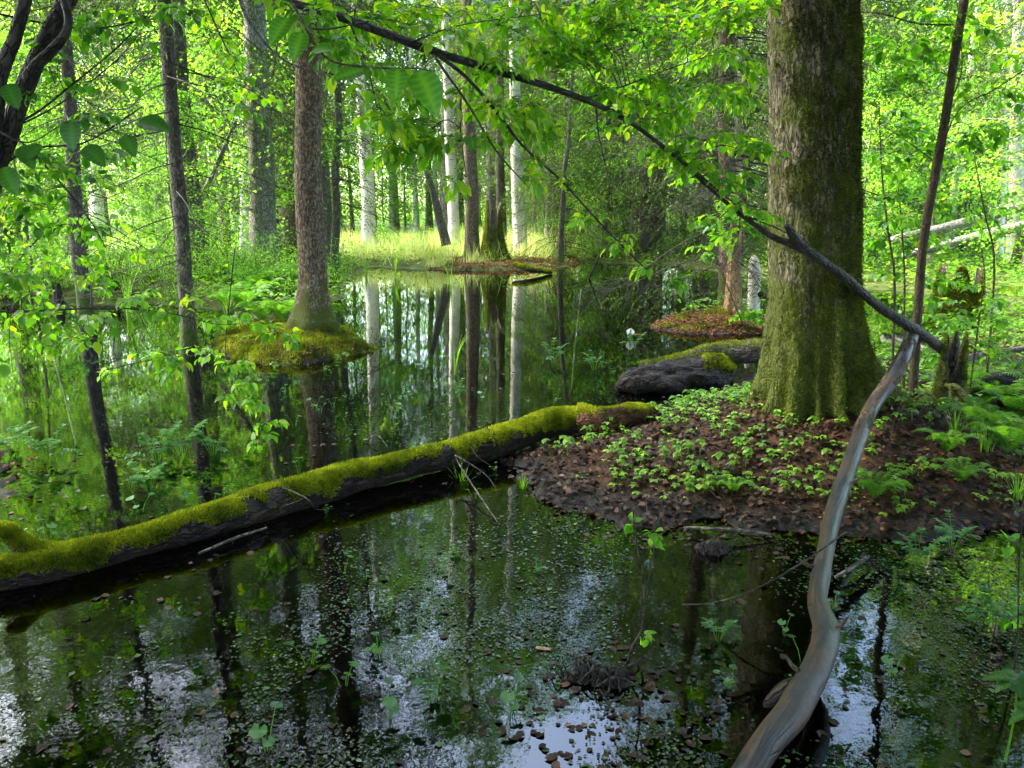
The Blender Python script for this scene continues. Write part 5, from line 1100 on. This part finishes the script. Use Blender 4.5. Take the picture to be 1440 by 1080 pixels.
# ------------------------------------------------------------------ what nobody could count
def mass(name, label, cat, pos, d, up, size, var, tpl, mat, wid=1.0):
    m = MB(); inst(m, tpl, pos, d, up, size, var, wid); return tag(m.build(name, M[mat], use_tc=False), label, cat, kind='stuff')
def on_land(n, x0, x1, y0, y1, zmin, zmax=9, dens=None, seed=1, pw=1.0):
    r = np.random.default_rng(seed); x = r.uniform(x0, x1, n); y = y0+(y1-y0)*r.random(n)**pw; h = height(x, y); k = (h > zmin) & (h < zmax)
    if dens is not None: k &= r.random(n) < dens(x, y, h)
    k &= np.hypot(x-TREE[0], y-TREE[1]) > .30
    return np.stack([x[k], y[k], h[k]], -1)
# dead leaves on the near bank
p = on_land(22000, -.6, 4.8, 3.2, 7.0, -.015, seed=31); n = len(p)
mass('leaf_litter', 'brown dead leaves covering the near bank', 'dead leaves', p+np.stack([p[:, 0]*0, p[:, 0]*0, rng.uniform(.0, .022, n)], -1), rdir(n, -.35, .45), nrm(UP+rng.normal(0, .5, (n, 3))), rng.uniform(.016, .050, n), rng.beta(1.4, 2.2, n), LEAF8, 'litter', 1.1)
p = on_land(7000, -4.2, -1.2, 8.0, 10.8, -.01, dens=lambda x, y, h: sstep(-.1, .25, fbm(np.stack([x*3, y*3, x*0+5], -1), 3))*1., seed=32)
p2 = on_land(16000, 2.0, 4.2, 10, 13.5, .0, seed=33); p3 = on_land(9000, -2.5, 2.2, 22.6, 27, .0, seed=34); p4 = on_land(1500, -4.8, -2.2, 3.6, 6.2, -.02, seed=41); p = np.vstack([p, p2, p3, p4]); n = len(p)
mass('leaf_litter', 'orange brown needles and leaves on the islets and far bank', 'dead leaves', p+[0, 0, .01], rdir(n, -.3, .5), nrm(UP+rng.normal(0, .5, (n, 3))), np.where(p[:, 1] > 20, 1.8, 1)*rng.uniform(.018, .055, n), rng.beta(2, 2, n), LEAF4, 'needle_litter')
# fine twigs among the dead leaves
m = MB(); pt = on_land(420, -.5, 4.6, 3.4, 6.6, .0, seed=40)
for c in pt:
    a = rng.uniform(0, 3.14); L = rng.uniform(.03, .16); d = np.array([math.cos(a), math.sin(a), rng.uniform(-.05, .15)])*L; k_ = rng.normal(0, L*.12, 3); r_ = rng.uniform(.001, .0035)
    tube(m, [c+[0, 0, .015]-d, c+[0, 0, .022]+k_, c+[0, 0, .015]+d], [r_, r_, r_*.5], 4, cap=False)
tag(m.build('twig_litter', M['bark_sapling'], use_tc=False), 'fine broken twigs scattered among the dead leaves of the bank', 'twigs', kind='stuff')
# islet moss
p = on_land(90000, -4.0, -1.2, 8.2, 11.0, .0, dens=lambda x, y, h: .4+.6*sstep(-.15, .2, fbm(np.stack([x*4, y*4, x*0], -1), 3)), seed=35); p = np.vstack([p, on_land(50000, 1.8, 4.2, 10, 13.5, .03, dens=lambda x, y, h: sstep(.0, .3, fbm(np.stack([x*3, y*3, x*0], -1), 3)), seed=42)]); n = len(p)
mass('islet_moss', 'yellow green moss patches on the two islets', 'moss', p-[0, 0, .003], nrm(UP+rng.normal(0, .5, (n, 3))), rdir(n, -1, 1), rng.uniform(.02, .05, n), np.clip(.38+.7*fbm(p*5, 3)+rng.normal(0, .12, n), 0, 1), BLADE, 'moss', .4)
# low green plants between the larger herbs
p = on_land(8500, -.4, 4.8, 3.4, 6.8, .05, dens=lambda x, y, h: sstep(-.12, .4, fbm(np.stack([x*2.6, y*2.6, x*0+1], -1), 3)), seed=36)
k = 4; n = len(p)*k; a = rng.uniform(0, 6.28, len(p)); aa = (a[:, None]+np.arange(k)[None]*1.57+rng.normal(0, .2, (len(p), k))).ravel(); hh = np.repeat(rng.uniform(.015, .06, len(p)), k); pr = np.repeat(p, k, 0); pr[:, 2] += hh
mass('ground_plants', 'carpet of tiny green seedlings among the dead leaves', 'ground plants', pr, np.stack([np.cos(aa), np.sin(aa), np.full(n, -.15)], -1), nrm(UP+rng.normal(0, .15, (n, 3))), np.repeat(.009+.03*rng.random(len(p))**2, k), np.clip(np.repeat(rng.uniform(.1, 1, len(p)), k), 0, 1), LEAF8, 'herb', 1.2)
# undergrowth of the wood floor beyond the pond
p = on_land(150000, -30, 32, 12, 46, .02, dens=lambda x, y, h: np.where((np.abs(x+.3) < 2.6) & (y < 26.5), .25, 1.)*(np.abs(x) < y*.75), seed=37, pw=1.25); n = len(p)
hh = np.abs(rng.normal(0, 1, n))*.20*(1+.8*fbm(p*.6, 2)).clip(.15); p[:, 2] += hh
mass('undergrowth', 'bright green herbs and seedlings on the wood floor beyond the pond', 'undergrowth', p, rdir(n, -.4, .5), nrm(UP+rng.normal(0, .4, (n, 3))), rng.uniform(.05, .13, n), np.clip(.5+.7*fbm(p*.7+3, 2)+rng.normal(0, .15, n), 0, 1), LEAF4, 'herb', 1.2)
p = on_land(14000, 3.6, 9.5, 6.3, 13, .0, seed=38); n = len(p); p[:, 2] += np.abs(rng.normal(0, .1, n))
mass('undergrowth', 'low green herbs on the wet ground right of the big tree', 'undergrowth', p, rdir(n, -.4, .4), nrm(UP+rng.normal(0, .3, (n, 3))), rng.uniform(.03, .075, n), rng.uniform(0, 1, n), LEAF8, 'herb', 1.2)
# tall grass of the clearing, with sunlight put into its pale colour
p = on_land(60000, -9, 3, 23, 37, .03, dens=lambda x, y, h: (((x+3.2)/5.5)**2+((y-30)/7)**2 < 1)*sstep(-.15, .35, fbm(np.stack([x*1.3, y*1.3, x*0], -1), 3)), seed=39); n = len(p)
mass('meadow_grass', 'tall pale sunlit grass in the far clearing', 'grass', p, nrm(UP+rng.normal(0, .38, (n, 3))), rdir(n, -.1, .1), (.25+.55*rng.random(n))*(1+.9*fbm(p*1.1, 2)), np.clip(.6+.6*fbm(p*2, 2)+rng.normal(0, .2, n), 0, 1), BLADE, 'grass_sunlit', .035)
# ------------------------------------------------------------------ what floats on the pond
r = np.random.default_rng(51); N = 120000
Y = 1.7+10.5*r.random(N)**1.9; X = (r.uniform(-1, 1, N))*(Y*.72+.3)
h = height(X, Y); q = np.stack([X, Y*.8, X*0], -1)
f = -.13+fbm(q*1.1+4, 4)+.35*fbm(q*6, 2)+.22*sstep(-1.2, .6, X)*(Y < 5)+.12*sstep(0, 1.5, X)-.10*(Y > 6)-.25*(X < -.9)*(Y < 3.6)
k = (h < .01) & (r.random(N) < sstep(-.05, .35, f)*.95+.012)
X, Y = X[k], Y[k]; n = len(X)
m = MB(); big = r.random(n) < .05
inst(m, LEAF4, np.stack([X, Y, .0022+r.uniform(0, .002, n)], -1), np.stack([np.cos(a := r.uniform(0, 6.28, n)), np.sin(a), r.uniform(0, .06, n)], -1), nrm(UP+r.normal(0, .05, (n, 3))), np.where(big, r.uniform(.018, .032, n), r.uniform(.005, .016, n)), np.clip(.4+.26*r.normal(0, 1, n), 0, 1), 1.3)
tag(m.build('floating_weed', M['weed'], use_tc=False), 'tiny floating leaves and weed scattered over the near water', 'pond weed', kind='stuff')
r = np.random.default_rng(52); N = 9000; Y = 1.7+8*r.random(N)**1.6; X = (r.uniform(-1, 1, N))*(Y*.72+.3); h = height(X, Y); k = (h < .02) & ((h > -.1) | (r.random(N) < .12)); X, Y = X[k], Y[k]; n = len(X)
m = MB(); inst(m, LEAF8, np.stack([X, Y, np.where(r.random(n) < .5, .003, -.02-.05*r.random(n))], -1), np.stack([np.cos(a := r.uniform(0, 6.28, n)), np.sin(a), r.uniform(-.05, .1, n)], -1), nrm(UP+r.normal(0, .15, (n, 3))), r.uniform(.02, .05, n), r.beta(1.5, 2.5, n), 1.1)
tag(m.build('sodden_leaves', M['litter'], use_tc=False), 'wet dead leaves drifting on and under the shallow water', 'dead leaves', kind='stuff')
for px, py, L, a, lab in ((765, 912, .06, -.15, 'short pale wood chip floating in the near water'), (900, 470, .2, .1, 'pale twig floating far out by the bog flower')):
    b = G(px, py, .006); m = MB(); d = np.array([math.cos(a), math.sin(a), 0])*L/2; tube(m, [b-d, b, b+d], [.006, .007, .005], 6, 10, bump=.2, bfreq=40)
    tag(m.build('wood_chip', M['stump_wood'], origin=b), lab, 'wood chip')
for l, lab in (([(1175, 812, .03, .008), (1205, 794, .05, .010), (1222, 782, .04, .006)], 'short grey stick beside the pole in the shallows'), ([(280, 778, .02, .006), (330, 757, .03, .008), (375, 742, .02, .005)], 'thin pale stick floating under the mossy log'), ([(510, 622, .0, .004), (530, 612, .06, .004), (545, 628, .0, .003)], 'small dark bent twig in the water behind the log'), ([(965, 742, .03, .008), (1030, 745, .05, .01), (1090, 752, .02, .006)], 'grey stick lying at the bank waterline'), ([(700, 735, .0, .004), (650, 660, .1, .005), (640, 640, .16, .004)], 'fine dead twig hanging off the log into the water')):
    w = pxpath(l); m = MB(); tube(m, w, None, 7, 24, bump=.2, bfreq=30); tag(m.build('small_stick', M['grey_log'], origin=w[1, :3]*[1, 1, 0]), lab, 'stick')

for kd in (BARE, TWIGGY, *TALL, *PALE, *YOUNG, *BUSH, *SPRUCE, FERN, GRASS, REED, *HERB, *POND, CRESS):   # a kind that was only copied from leaves no empty behind
    if not kd.used:
        for ch in list(kd.o.children): bpy.data.objects.remove(ch)
        bpy.data.objects.remove(kd.o)
